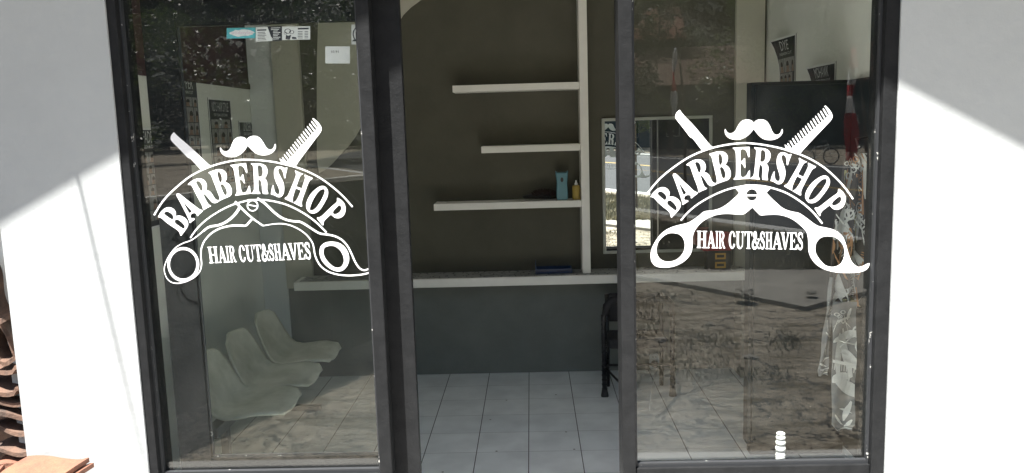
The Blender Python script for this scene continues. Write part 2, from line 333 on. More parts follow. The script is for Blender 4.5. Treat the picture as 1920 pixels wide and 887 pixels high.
# grass verge (blades)
def blades(name, poly_fn, n, h, mt, seed, bw=.014):
    rnd = random.Random(seed); b = MB()
    for i in range(n):
        p = poly_fn(rnd)
        if p is None: continue
        a = rnd.uniform(0, 6.283); hh = h * rnd.uniform(0.4, 1.3); wd = bw * (1 + 1.4 * rnd.random())
        dx, dy = math.cos(a) * wd, math.sin(a) * wd; lx, ly = rnd.uniform(-.6, .6) * hh, rnd.uniform(-.6, .6) * hh
        b.add([(p[0] - dx, p[1] - dy, GZ), (p[0] + dx, p[1] + dy, GZ), (p[0] + lx, p[1] + ly, GZ + hh)], [(0, 1, 2)])
    return tag(b.build(name, mt), kind='stuff')
def verge(rnd):
    px = rnd.uniform(1150, 1720); py = rnd.uniform(418 + (px - 1200) * .12, 512)
    return rg(px, py)
def tufts(cs):
    def f(rnd):
        c = rnd.choice(cs); p = rg(c[0] + rnd.gauss(0, c[2]), c[1] + rnd.gauss(0, c[3])); return p
    return f
M['drygrass'] = mat('dry_grass', (0.40, 0.36, 0.25), 0.8, col2=(0.13, 0.125, 0.07), nscale=1.5)
tag(blades('grass', verge, 26000, 0.16, M['drygrass'], 3), 'dry green and straw grass verge between yard and road', 'grass')
tag(blades('weeds', tufts([(1215, 600, 22, 18), (1250, 560, 40, 9), (1330, 640, 50, 12), (1480, 640, 20, 10), (1290, 690, 80, 16), (1210, 700, 20, 20), (1380, 705, 50, 8)]), 2200, 0.035, M['drygrass'], 5, .004), 'thin weeds and dead grass scattered over the cracked yard', 'weeds')
# ------------------------------------------------------------------ the building
bld = thing('shop_building', 'small white plastered shop with gabled roof around a dark timber shop front', 'building', (0, 1.5, 0))
b = MB(); b.prism([(WX0 + 0.004, GZ - 0.1), (FX0, GZ - 0.1), (FX0, ZT), (FX1, ZT), (FX1, GZ - 0.1), (WX1, GZ - 0.1), (WX1, AZ + mr_ * (WX1 - AX) - .02), (AX, AZ - .02), (WX0, AZ + ml * (WX0 - AX) - .02)], 'y', 0, 0.15)
b.build('front_wall', M['facade'], bld)
t = 0.12
def slab(xa_, xb_, name):
    q = MB(); za_ = AZ + (ml if xa_ < AX else mr_) * (xa_ - AX); zb_ = AZ + (mr_ if xb_ > AX else ml) * (xb_ - AX)
    q.prism([(xa_, za_), (xb_, zb_), (xb_, zb_ + t), (xa_, za_ + t)], 'y', -OV, YB + 0.6)
    return q.build(name, M['terra'], bld)
slab(AX - 3.6, AX, 'roof'); slab(AX, AX + 3.6, 'roof')
b = MB(); b.box(XL - .12, XL, YI, YB + .1, -.2, 2.17); b.build('side_wall', M['sidewall'], bld)
b = MB(); b.box(XL - .12, XL - .01, YI, YB + .1, 2.17, ZC); b.box(XL - .03, XL + .012, YI, YB, 2.17, 2.21); b.build('roof_gap_sheet', M['maroon'], bld)  # dark sheet standing in for the shaded open roof space above the low wall
b = MB(); b.box(XR, XR + .12, YI, YB + .1, -.2, ZC); b.build('side_wall', M['sidewall'], bld)
CZ = at(900, 519, YB - .22).z                   # counter top height
b = MB(); b.box(XL - .12, XR + .12, YB, YB + .12, CZ - .03, ZC); b.build('back_wall', M['backwall'], bld)
b = MB(); b.box(XL - .12, XR + .12, YB, YB + .118, -.2, CZ - .03); b.build('lower_back_wall', M['lowwall'], bld)
b = MB(); b.box(XL - .12, XR + .12, YI, YB + .12, ZC, ZC + .1); b.build('ceiling', M['ceil'], bld)
b = MB(); b.box(XL, XR, 0.14, YB, -0.2, 0.0)
TXo = atz(992, 698, 0.0).x
tag(b.build('floor', tile_mat('floor_tiles', TXo, YB)), kind='structure')
tag(MB().box(FX0 - .02, FX1 + .02, -0.25, 0.14, GZ - .05, -0.012).build('doorstep', M['white']), kind='structure')
# interior faces of the front wall (painted like the side walls)
b = MB(); b.box(XL, FX0 + .002, YI, YI + .012, 0, ZC); b.box(FX1 - .002, XR, YI, YI + .012, 0, ZC); b.box(FX0 + .002, FX1 - .002, YI, YI + .012, ZT, ZC); b.build('front_lining', M['greywall'], bld)
# pale painted columns and the wave on the back wall
def column(x0, x1, parent=bld, z0=CZ, y=YB - .05):
    q = MB(); q.box(x0, x1, y, YB - .001, z0, ZC - .002); return q.build('pilaster', M['cream'], parent)
pY = YB - .05
column(at(522, 300, pY).x, at(572, 300, pY).x, z0=at(545, 541, pY).z); column(at(1379, 300, pY).x, at(1431, 300, pY).x, z0=at(1400, 524, pY).z)
gw = MB(); gw.box(XL + .003, at(522, 300, pY).x - .002, YB - .02, YB - .002, 0.002, ZC - .003); gw.build('corner_panel', M['greywall'], bld)
WY = YB - .012
wave = [(594, -120), (594, 120), (594, 300), (598, 325), (606, 321), (622, 308), (640, 288), (655, 272), (668, 254), (680, 233), (692, 205), (703, 175), (713, 140), (722, 105), (733, 72), (745, 45), (756, 28), (770, 14), (789, 0), (815, -18), (850, -35), (900, -55), (960, -70), (960, -160)]
b = MB(); ps = [at(x, y, WY) for x, y in wave]; b.prism([(p.x, min(p.z, ZC - .004)) for p in ps[:-1]] + [(ps[-1].x, ZC - .004), (ps[0].x - .0, ZC - .004)], 'y', WY, YB - .001)
b.build('wave_panel', M['cream'], bld)
# ------------------------------------------------------------------ shop front: frame, windows, sliding door
fr = thing('door_frame', 'dark grey timber shop front frame set in the white wall', 'door frame', (0, 0.05, 0))
MB().box(FX0, FX0 + .034, .008, .14, -.012, ZT).build('jamb', M['frame'], fr, bevel=.003)
MB().box(FX1 - .05, FX1, .008, .14, -.012, ZT).build('jamb', M['frame'], fr, bevel=.003)
MB().box(FX0 + .034, FX1 - .05, .008, .14, ZT - .06, ZT).build('head', M['frame'], fr, bevel=.003)
MB().box(ML0, ML1, .008, .075, -.012, ZT - .06).build('mullion', M['frame'], fr, bevel=.004)
MB().box(MR0, MR1, .008, .14, -.012, ZT - .06).build('mullion', M['frame'], fr, bevel=.004)
MB().box(ML1, MR0, .02, .14, -.012, .006).build('threshold', M['frame'], fr)
def window(name, label, x0, x1, zs):
    w_ = thing('shop_window', label, 'window', ((x0 + x1) / 2, GLASS_Y, 0), 'fixed panes with white barbershop lettering')
    q = MB(); q.box(x0, x1, .02, .08, -.01, zs); q.build('bottom_panel', M['frame'], w_, bevel=.003)
    q = MB(); q.box(x0, x0 + .008, .035, GLASS_Y - .001, zs, ZT - .06); q.box(x1 - .008, x1, .035, GLASS_Y - .001, zs, ZT - .06); q.box(x0 + .008, x1 - .008, .035, GLASS_Y - .001, zs, zs + .014)
    q.build('glazing_bead', M['bead'], w_)
    q = MB(); q.box(x0 + .001, x1 - .001, GLASS_Y, GLASS_Y + .005, zs + .001, ZT - .061); q.build('glass', M['glass'], w_)
    return w_
wl = window('l', 'left fixed glass pane with outlined scissors decal and dark frame', FX0 + .035, ML0 - .001, at(700, 884, .04).z)
wr = window('r', 'right fixed glass pane with solid white scissors decal and dark frame', MR1 + .001, FX1 - .051, SILL)
LY = .095
sx0 = at(283, 250, LY).x; sx1 = at(330, 60, LY).x; rx0 = at(713, 443, LY).x - .02; rx1 = at(768, 443, LY).x
lz0 = at(560, 856, LY).z; lz1 = at(500, 44, LY).z
sd_ = thing('sliding_door', 'dark framed glass sliding door pushed open behind the left pane', 'door', ((sx0 + rx1) / 2, LY + .02, 0))
MB().box(sx0, sx1, LY, LY + .038, .01, ZT - .07).build('stile', M['frame'], sd_, bevel=.003)
MB().box(rx0, rx1, LY, LY + .038, .01, ZT - .07).build('stile', M['frame'], sd_, bevel=.003)
MB().box(sx1, rx0, LY + .001, LY + .037, lz1, ZT - .07).build('top_rail', M['frame'], sd_)
MB().box(sx1, rx0, LY + .001, LY + .037, .01, lz0).build('bottom_rail', M['frame'], sd_)
q = MB(); q.box(sx1, sx1 + .008, LY + .012, LY + .02, lz0, lz1); q.box(sx1 + .008, rx0, LY + .012, LY + .02, lz0, lz0 + .008); q.build('glazing_bead', M['bead'], sd_)
DG = LY + .02
MB().box(sx1 + .001, rx0 - .001, DG, DG + .005, lz0 + .001, lz1 - .001).build('glass', M['glass2'], sd_)
# ------------------------------------------------------------------ decals
def smooth(poly, closed=True, it=2, lim=48):
    P = [Vector(p) for p in poly]
    for _ in range(it):
        n = len(P); out = []
        for i in range(n):
            if not closed and i in (0, n - 1): out.append(P[i]); continue
            a, p, c = P[i - 1], P[i], P[(i + 1) % n]
            u, v = p - a, c - p
            if u.length < 1e-6 or v.length < 1e-6: continue
            if math.degrees(u.angle(v)) > lim: out.append(p)
            else: out.append(p + (a - p) * .22); out.append(p + (c - p) * .22)
        P = out; lim = 60
    return [tuple(p) for p in P]
def stroke(pts, w0, w1=None, it=2):
    pts = smooth(pts, False, it, 40); n = len(pts); P = [Vector(p) for p in pts]; L_, R_ = [], []
    for i, p in enumerate(P):
        d = (P[min(i + 1, n - 1)] - P[max(i - 1, 0)]).normalized(); nn = Vector((-d.y, d.x))
        s = i / (n - 1); wd = (w0 if w1 is None else (w0 + (w1 - w0) * s)) if not callable(w0) else w0(s)
        L_.append(tuple(p + nn * wd / 2)); R_.append(tuple(p - nn * wd / 2))
    return [[L_[i], L_[i + 1], R_[i + 1], R_[i]] for i in range(n - 1)]
def cdt(solids, holes, fn):
    vs, fs = [], []
    for poly in solids + holes:
        b0 = len(vs); vs += [Vector((p[0], p[1])) for p in poly]; fs.append(list(range(b0, b0 + len(poly))))
    area = lambda f: sum(vs[f[i]].x * vs[f[(i + 1) % len(f)]].y - vs[f[(i + 1) % len(f)]].x * vs[f[i]].y for i in range(len(f)))
    fs = [f if area(f) > 0 else f[::-1] for f in fs]
    ov, oe, of, _, _, ofs = delaunay_2d_cdt(vs, [], fs, 1, 1e-5)
    ns = len(solids); keep = [f for f, src in zip(of, ofs) if any(i < ns for i in src) and not any(i >= ns for i in src)]
    return [fn(v.x, v.y) for v in ov], keep
def z(o, s, pts): return [(o[0] + x / s, o[1] + y / s) for x, y in pts]
Z3, Z4, Z1, Z2, Z5, Z6, Z7, SC, S7 = (1200, 260), (1400, 260), (1200, 190), (1400, 190), (1200, 370), (1420, 370), (1290, 330), 5.545, 5.913
def e(cx, cy, rx, ry, n=28): return [(cx + rx * math.cos(2 * math.pi * i / n), cy + ry * math.sin(2 * math.pi * i / n)) for i in range(n)]
SOL, HOL = [], []
def S(o, s, pts, sm=True): SOL.append(smooth(z(o, s, pts)) if sm else z(o, s, pts))
def H(o, s, pts, sm=True): HOL.append(smooth(z(o, s, pts)) if sm else z(o, s, pts))
# B A R B E
S(Z3, SC, [(108,605),(128,572),(155,542),(188,517),(225,503),(265,508),(295,530),(309,560),(305,590),(300,606),(330,600),(365,608),(400,632),(422,665),(424,705),(405,740),(370,778),(345,805),(328,822),(320,815),(318,790),(306,765),(285,745),(230,702),(180,657),(155,627),(135,610)])
H(Z3, SC, [(178,572),(195,550),(220,548),(250,566),(272,592),(277,617),(262,642),(238,628),(205,600)]); H(Z3, SC, [(280,668),(288,646),(313,640),(345,662),(376,700),(385,725),(374,747),(355,742),(318,712),(290,688)])
S(Z3, SC, [(338,378),(350,362),(370,362),(395,383),(450,440),(520,503),(560,543),(585,555),(602,560),(600,572),(562,598),(535,622),(527,614),(530,598),(520,588),(500,583),(478,590),(462,606),(457,628),(470,640),(490,638),(506,650),(475,670),(445,690),(438,682),(438,660),(430,630),(410,570),(385,500),(360,430)])
H(Z3, SC, [(396,438),(430,490),(480,560),(475,572),(460,582),(448,578),(425,520)], False)
S(Z3, SC, [(480,272),(510,248),(545,228),(590,214),(635,218),(668,240),(684,275),(684,310),(668,348),(694,355),(716,372),(730,400),(746,440),(765,460),(795,464),(800,470),(770,488),(738,495),(708,480),(690,450),(664,410),(645,388),(628,380),(636,410),(656,470),(674,505),(698,516),(692,524),(650,540),(612,560),(605,553),(605,530),(594,490),(570,430),(545,360),(525,300),(512,280),(486,278)])
H(Z3, SC, [(570,252),(590,240),(614,250),(632,282),(635,320),(624,350),(608,352),(595,320),(580,282)])
S(Z3, SC, [(720,158),(750,148),(800,133),(850,130),(890,145),(913,180),(913,220),(902,250),(884,272),(912,285),(935,315),(945,360),(940,400),(920,428),(880,442),(820,462),(775,482),(745,494),(738,488),(788,466),(800,450),(798,420),(785,360),(768,290),(752,220),(744,190),(735,175),(722,168)])
H(Z3, SC, [(812,172),(830,155),(848,170),(858,210),(855,250),(842,275),(826,270),(818,230)]); H(Z3, SC, [(828,302),(848,291),(870,310),(887,350),(890,390),(876,416),(858,410),(843,370)])
S(Z3, SC, [(965,95),(1010,92),(1070,88),(1138,85),(1138,130),(1140,180),(1130,197),(1122,180),(1112,140),(1095,115),(1065,106),(1048,114),(1044,150),(1044,236),(1066,230),(1080,205),(1092,205),(1093,250),(1096,302),(1085,300),(1075,275),(1062,260),(1044,256),(1044,330),(1046,385),(1060,403),(1085,400),(1108,382),(1125,345),(1138,328),(1144,345),(1141,417),(1080,419),(1000,426),(972,426),(975,415),(992,402),(999,370),(1000,250),(996,140),(985,115),(966,103)])
# R S H O P
S(Z4, SC, [(80,90),(125,95),(168,97),(208,108),(237,130),(250,165),(245,205),(228,240),(204,260),(222,280),(228,310),(221,350),(215,390),(222,424),(218,433),(185,430),(163,426),(160,390),(165,340),(165,298),(155,277),(136,270),(130,300),(124,360),(122,398),(138,415),(135,425),(90,421),(42,419),(40,410),(65,395),(76,370),(86,290),(96,190),(101,130),(96,110),(82,102)])
H(Z4, SC, [(148,125),(158,116),(176,118),(193,135),(199,170),(193,215),(175,240),(155,243),(140,238),(143,190)])
S(Z4, SC, [(466,160),(460,185),(440,232),(428,277),(417,272),(415,235),(411,200),(398,176),(380,166),(362,180),(362,208),(376,250),(396,300),(404,350),(399,400),(380,450),(350,474),(320,474),(292,456),(268,443),(248,440),(252,422),(262,388),(280,345),(290,340),(290,370),(293,410),(306,435),(328,445),(345,430),(348,400),(337,355),(319,300),(311,255),(314,205),(328,165),(350,145),(385,141),(415,152),(438,168),(455,160)])
S(Z4, SC, [(543,198),(590,226),(630,242),(608,250),(587,266),(547,345),(502,432),(474,498),(472,541),(430,519),(389,495),(394,485),(425,470),(460,410),(518,310),(543,262),(551,238),(542,212)])
S(Z4, SC, [(640,250),(680,270),(722,292),(712,304),(690,312),(662,352),(602,468),(572,528),(563,560),(568,584),(556,591),(520,570),(476,545),(484,538),(508,528),(543,480),(598,380),(634,305),(643,280),(636,262)])
S(Z4, SC, [(528,368),(598,402),(584,420),(514,386)], False)
S(Z4, SC, [(755,402),(790,385),(822,382),(852,400),(868,440),(862,480),(842,522),(802,577),(762,627),(722,660),(682,673),(645,667),(616,636),(607,600),(614,560),(640,508),(680,458),(720,425)])
H(Z4, SC, [(830,420),(834,445),(817,480),(777,542),(727,602),(682,636),(652,638),(641,627),(654,590),(688,530),(738,465),(785,424),(812,417)])
S(Z4, SC, [(958,520),(974,530),(1002,552),(1026,590),(1031,640),(1016,690),(987,725),(945,740),(905,736),(880,712),(862,694),(830,717),(790,747),(767,777),(768,798),(760,807),(743,785),(720,747),(706,725),(712,717),(740,716),(770,698),(830,650),(888,605),(938,572),(951,555),(949,535)])
H(Z4, SC, [(965,598),(984,612),(987,640),(967,670),(930,692),(900,696),(885,682),(891,660),(920,632)])
NLET = (len(SOL), len(HOL))
arcT = z(Z3, SC, [(70,580),(130,500),(200,420),(280,350),(380,275),(500,195),(620,140),(740,98),(860,70),(980,52),(1100,45)]) + z(Z4, SC, [(0,46),(120,55),(240,75),(350,98),(450,130),(560,165),(660,210),(740,255),(820,310),(900,380),(980,460),(1050,545),(1106,628)])
arcB = z(Z3, SC, [(425,850),(470,795),(520,745),(600,680),(700,620),(800,570),(900,530),(990,507),(1100,487)]) + z(Z4, SC, [(0,484),(120,487),(200,497),(300,522),(400,557),(500,612),(600,682),(700,772),(787,882)])
SOL += stroke(arcT, 3.0); SOL += stroke(arcB, 2.7, 3.2)
# razor handle, moustache, comb
S(Z1, SC, [(413,88),(385,110),(368,140),(366,170),(385,200),(430,255),(480,320),(518,372),(548,385),(590,440),(652,522),(700,507),(766,482),(740,465),(700,420),(620,322),(540,230),(470,160),(435,120)])
S(Z1, SC, [(886,285),(880,300),(884,340),(910,375),(950,395),(1000,401),(1050,396),(1110,367),(1150,330),(1182,288),(1220,340),(1260,380),(1310,402),(1370,405),(1430,388),(1474,350),(1487,310),(1480,286),(1468,305),(1460,330),(1430,350),(1400,345),(1374,315),(1354,260),(1324,210),(1289,190),(1239,187),(1204,200),(1183,224),(1160,197),(1120,187),(1070,195),(1040,220),(1010,270),(985,315),(950,335),(915,330),(896,305)])
S(Z2, SC, [(430,500),(462,497),(858,142),(838,102),(808,50),(820,44),(840,62),(872,100),(892,140),(892,172),(872,205),(842,235),(700,385),(600,490),(556,545),(500,525)])
for i in range(15):
    s = i / 14.0; tx_, ty_ = 424 + (792 - 424) * s, 432 - (432 - 70) * s
    d = Vector((48, 84)); nn = Vector((-d.y, d.x)).normalized()
    tip = Vector((tx_, ty_)); rt_ = tip + d
    pts = [tip, tip + d * .18 + nn * 8.5, tip + d * .6 + nn * 8.5, rt_ + nn * 7, rt_ - nn * 7, tip + d * .55 - nn * 7.5, tip + d * .15 - nn * 6]
    SOL.append(smooth(z(Z2, SC, [tuple(p) for p in pts])))
S(Z2, SC, [(394,448),(402,452),(470,505),(440,510),(408,492)], False)
# small serif lettering
def glyph(ch):
    w_ = .20; s, h = [], []
    bar = lambda x0, x1, y0, y1: [(x0, y0), (x1, y0), (x1, y1), (x0, y1)]
    sf = .055
    def stem(x0, x1, o=.1): return [bar(x0, x1, 0, 1), bar(x0 - o, x1 + o, 0, sf), bar(x0 - o, x1 + o, 1 - sf, 1)]
    def ring(cx, cy, rx, ry, irx, iry): return e(cx, cy, rx, ry, 32), e(cx, cy, irx, iry, 32)
    if ch == 'H': s = stem(.12, .34) + stem(.66, .88) + [bar(.3, .7, .47, .54)]
    elif ch == 'I': s = stem(.34, .64, .16)
    elif ch in 'AV':
        s = [[(.42, 1.0), (.56, 1.0), (.92, .03), (.66, .03), (.45, .74), (.20, .03), (.10, .03)], bar(.0, .30, 0, sf), bar(.56, 1.0, 0, sf), bar(.25, .72, .28, .35)]
        if ch == 'V': s = [[(x, 1 - y) for x, y in p] for p in s[:3]]; s = [[(1 - x, y) for x, y in p] for p in s]
    elif ch == 'T': s = [bar(.39, .62, 0, 1), bar(.25, .76, 0, sf), bar(.02, .98, .93, 1), [(.02, 1), (.02, .72), (.06, .72), (.14, .93)], [(.98, 1), (.98, .72), (.94, .72), (.86, .93)]]
    elif ch == 'E': s = stem(.14, .38) + [bar(.14, .9, .93, 1), bar(.14, .9, 0, .07), bar(.3, .66, .47, .54), [(.9, 1), (.9, .72), (.86, .72), (.74, .94)], [(.92, 0), (.95, .3), (.91, .3), (.76, .06)], bar(.62, .67, .38, .63)]
    elif ch == 'R':
        s = stem(.12, .35) + [e(.46, .74, .38, .26, 28), bar(.3, .46, .93, 1), bar(.3, .46, .48, .54), [(.42, .52), (.62, .5), (.84, .12), (1.0, .04), (1.0, 0), (.74, 0), (.64, .12)]]
        h = [e(.46, .735, .16, .19, 24), bar(.36, .46, .55, .925)]
    elif ch == 'C':
        o, i = ring(.52, .5, .46, .52, .22, .44); s = [o, [(.94, .98), (.94, .68), (.90, .68), (.72, .9)]]; h = [i, bar(.74, 1.1, .26, .70)]
        s = [o]; h = [i, [(.60, .30), (1.1, .22), (1.1, .68), (.60, .68)]]; 
    elif ch == 'U': s = [bar(.1, .33, .3, 1), bar(.0, .45, 1 - sf, 1), bar(.74, .81, .3, 1), bar(.6, .97, 1 - sf, 1), e(.455, .3, .355, .32, 32)]; h = [e(.535, .32, .205, .25, 24), bar(.33, .74, .3, .93)]
    elif ch == 'S':
        f = lambda t_: .11 + .15 * math.exp(-((t_ - .5) / .22) ** 2)
        s = stroke([(.84,.70),(.80,.86),(.62,.965),(.42,.955),(.22,.86),(.20,.70),(.34,.58),(.56,.48),(.78,.35),(.80,.17),(.62,.04),(.42,.03),(.22,.10),(.13,.28)], f)
        s += [[(.80, .98), (.86, .98), (.86, .66), (.80, .66)], [(.10, .02), (.16, .02), (.16, .33), (.10, .33)]]
    elif ch == '&':
        f = lambda t_: .10 + .11 * math.exp(-((t_ - .45) / .25) ** 2)
        s = stroke([(.98,.56),(.84,.40),(.70,.2),(.52,.05),(.28,.03),(.08,.14),(.08,.32),(.24,.46),(.46,.60),(.56,.76),(.52,.92),(.38,.97),(.25,.90),(.25,.74),(.38,.54),(.60,.28),(.80,.08),(1.0,.03)], f)
        s += [bar(.72, 1.04, .54, .60)]
    return s, h
xs = [('H',97,213),('A',213,306),('I',300,343),('R',342,414),('C',449,530),('U',533,628),('T',628,714),('&',712,793),('S',795,858),('H',860,938),('A',936,1047),('V',1028,1128),('E',1126,1212),('S',1210,1282)]
for ch, x0, x1 in xs:
    gs, gh = glyph(ch)
    for lst, out in ((gs, SOL), (gh, HOL)):
        for p in lst:
            out.append([(Z7[0] + (x0 + u * (x1 - x0) + (1 - v) * -2) / S7, Z7[1] + (798 + 20 * ((x0 + u * (x1 - x0)) - 97) / 1185 - v * 190) / S7) for u, v in p])
N0 = (len(SOL), len(HOL))
import copy as _cp
SHARE, SHAREH = list(SOL), list(HOL)
# solid scissors of the right pane
sc_out = z(Z7, S7, [(520,128),(568,188),(540,220),(500,255),(450,300),(400,335),(340,365),(270,382),(175,390)]) + z(Z5, SC, [(620,185),(560,230),(500,265),(440,280),(370,295),(290,325),(220,375),(165,445),(120,530),(108,600),(115,665),(150,710),(200,730),(290,732),(370,715),(450,675),(510,620),(540,560),(548,480),(545,420),(560,360),(600,300),(650,250),(720,210),(800,180),(900,170),(1000,178),(1075,182),(1130,140),(1168,105)]) + \
    z(Z7, S7, [(795,435),(820,437),(900,430),(980,428),(1050,438),(1120,460),(1190,500),(1250,550),(1300,600)]) + z(Z6, SC, [(520,380),(530,450),(530,560),(555,630),(610,700),(690,750),(800,780),(920,788),(1040,785),(1110,768),(1150,740),(1168,700),(1165,683),(1140,690),(1090,718),(1050,725),(1010,705),(975,660),(945,580),(920,480),(890,410),(840,360),(780,330),(700,312),(640,302),(590,275),(520,220),(435,160)]) + \
    z(Z7, S7, [(1170,398),(1100,380),(1040,350),(990,305),(930,250),(870,187),(885,168),(925,128),(870,115),(800,100),(720,94),(640,98),(580,112)])
def cdt_multi(groups, fn):     # groups of (solids, holes) unioned with their own holes kept
    vs, fs = [], []
    for so, ho in groups:
        v, f = cdt(so, ho, fn); b0 = len(vs); vs += v; fs += [[i + b0 for i in t_] for t_ in f]
    return vs, fs
scR = ([smooth(sc_out)], [smooth(z(Z5, SC, [(340,370),(400,380),(445,415),(468,480),(462,550),(430,605),(380,650),(320,668),(260,668),(205,640),(175,590),(170,530),(190,460),(235,410),(290,375)])),
        smooth(z(Z6, SC, [(750,405),(810,415),(860,450),(895,500),(908,560),(900,630),(870,690),(820,720),(760,725),(700,705),(650,650),(610,590),(600,530),(612,470),(650,425),(700,405)])),
        z(Z7, S7, [(649 + (0 if 1 else 0), 207)] + [(708 + 60 * math.cos(a), 207 + 61 * math.sin(a)) for a in [math.pi * (1 + k / 14) for k in range(1, 14)]] + [(767, 207)]),
        z(Z7, S7, [(767, 224)] + [(708 + 60 * math.cos(a), 212 + 61 * math.sin(a)) for a in [math.pi * (k / 14) for k in range(1, 14)]] + [(649, 224)])])
def decal(name, win, groups, px2, label):
    Yd = GLASS_Y - .0012
    fn = lambda x, y: at(*px2(x, y), Yd)
    d = None
    for nm, so, ho in groups:
        v, f = cdt(so, ho, fn); b = MB(); b.add(v, f)
        o = b.build(nm, M['vinyl'], d if d else win)
        if d is None: d = o; d['label'] = label
    return d
nl, nh = NLET
# find index ranges: letters | arcs.. | rest
def groupsplit(extra):
    k = nl
    arcs_n = len(stroke(arcT, 3.0)) + len(stroke(arcB, 2.7, 3.2))
    arcs = SHARE[k:k + arcs_n]; rest = SHARE[k + arcs_n:]
    razor, moust = rest[0], rest[1]; comb = rest[2:2 + 1 + 15 + 1]; small = rest[2 + 17:]
    base = arcs + [razor] + comb + extra[0]
    return [('decal', base, extra[1]), ('arched_lettering', SHARE[:nl], SHAREH[:nh]), ('moustache_shape', [moust], []), ('small_lettering', small, SHAREH[nh:])]
decal('decal', wr, groupsplit(scR), lambda x, y: (x, y), 'white vinyl decal with solid scissors, comb, moustache and arched lettering')
# outlined version of the left pane: affine fit from matching points
RP = [(1212.6,364.6),(1599.3,372.7),(1274.5,205.9),(1561,217),(1359.6,241.4),(1467.5,242),(1307,432.8),(1505.6,468.7),(1404,267.5),(1404,347)]
LP = [(289,406.4),(662,387),(323.3,247),(600.1,239.8),(410.2,276.7),(513.2,270.4),(386.5,461.2),(581.2,488.2),(470,299),(474,370)]
def lsq(P, q):                # q = a x + b y + c x y + d
    n = 4; A = [[0.0] * n for _ in range(n)]; B_ = [0.0] * n
    for (x, y), t_ in zip(P, q):
        x, y = (x - 1400) / 100, (y - 350) / 100; r_ = [x, y, x * y, 1]
        for i in range(n):
            B_[i] += r_[i] * t_
            for j in range(n): A[i][j] += r_[i] * r_[j]
    s = Matrix(A).inverted() @ Vector(B_); return s
ax = lsq(RP, [p[0] for p in LP]); ay = lsq(RP, [p[1] for p in LP])
def r2l(x, y):
    x, y = (x - 1400) / 100, (y - 350) / 100
    return (ax[0] * x + ax[1] * y + ax[2] * x * y + ax[3], ay[0] * x + ay[1] * y + ay[2] * x * y + ay[3])
# inverse by Newton so that the left scissors can be written in left-pane pixels
def l2r(u, v):
    x, y = u + 930, v - 25
    for _ in range(12):
        f0 = r2l(x, y); ex, ey = u - f0[0], v - f0[1]; x += ex * 1.03; y += ey * 1.03
    return (x, y)
Y5, Y6, Y3, Y4 = (290, 380), (500, 380), (280, 300), (460, 300)
LS = []
LS += stroke(z(Y3, SC, [(890,432),(945,490),(1060,600),(1183,684)]), 4.2, 3.0)
LS += stroke(z(Y4, SC, [(183,684),(240,674),(320,662),(400,662),(480,682),(560,720),(630,770),(680,830)]) + z(Y6, SC, [(480,425),(492,480),(500,540),(522,600),(565,668),(640,720),(740,750),(860,760),(980,750),(1060,732),(1105,704),(1128,668),(1130,648)]), 2.0, 3.0)
LS += stroke(z(Y6, SC, [(1130,648),(1105,652),(1060,690),(1015,706),(968,688),(925,630),(882,530),(845,455),(790,390),(720,350),(640,332),(560,324),(515,302),(440,252),(350,195),(280,195),(205,180),(140,150)]) + z(Y4, SC, [(300,545),(250,495),(190,440),(125,398)]), 2.6, 4.2)
LS += stroke(z(Y3, SC, [(940,490),(915,535),(860,600),(790,650),(720,680),(620,692),(560,740),(500,790),(430,840)]) + z(Y5, SC, [(300,418),(215,465),(145,555),(103,650),(97,710),(122,785),(170,830),(240,842),(330,822),(420,775),(475,710),(490,640),(480,560),(482,480),(512,400),(580,322),(670,268),(780,240),(880,236),(950,242),(985,200),(1020,162)]), lambda s: 3.6 - 2.0 * math.sin(math.pi * min(1, s * 1.1)) + (1.4 if s < .2 else 0))
LS += [z(Y5, SC, e(298, 643, 165, 180, 40))]; LH = [z(Y5, SC, e(296, 641, 138, 150, 40))]
LS += [smooth(z(Y6, SC, [(680,403),(750,415),(810,455),(850,520),(860,590),(840,660),(790,710),(730,718),(660,690),(600,640),(560,580),(547,510),(560,450),(610,412)]))]
LH += [smooth(z(Y6, SC, [(660,445),(720,455),(770,500),(800,560),(805,620),(780,665),(740,680),(690,665),(640,620),(600,565),(587,510),(600,465)]))]
ringL = z(Y3, SC, e(1073, 475, 60, 60, 28)); ringH = z(Y3, SC, e(1073, 475, 47, 48, 28))
toR = lambda polys: [[l2r(*p) for p in poly] for poly in polys]
dL = decal('decal', wl, groupsplit((toR(LS), toR(LH))), r2l, 'white vinyl decal with outlined scissors, comb, moustache and arched lettering')
v, f = cdt(toR([ringL]), toR([ringH]), lambda x, y: at(*r2l(x, y), GLASS_Y - .0012)); MB().add(v, f).build('screw_shape', M['vinyl'], dL)
v, f = cdt(toR(stroke(z(Y3, SC, [(1022,464),(1124,484)]), 2.2)), [], lambda x, y: at(*r2l(x, y), GLASS_Y - .0016)); MB().add(v, f).build('screw_slot', M['vinyl'], dL)
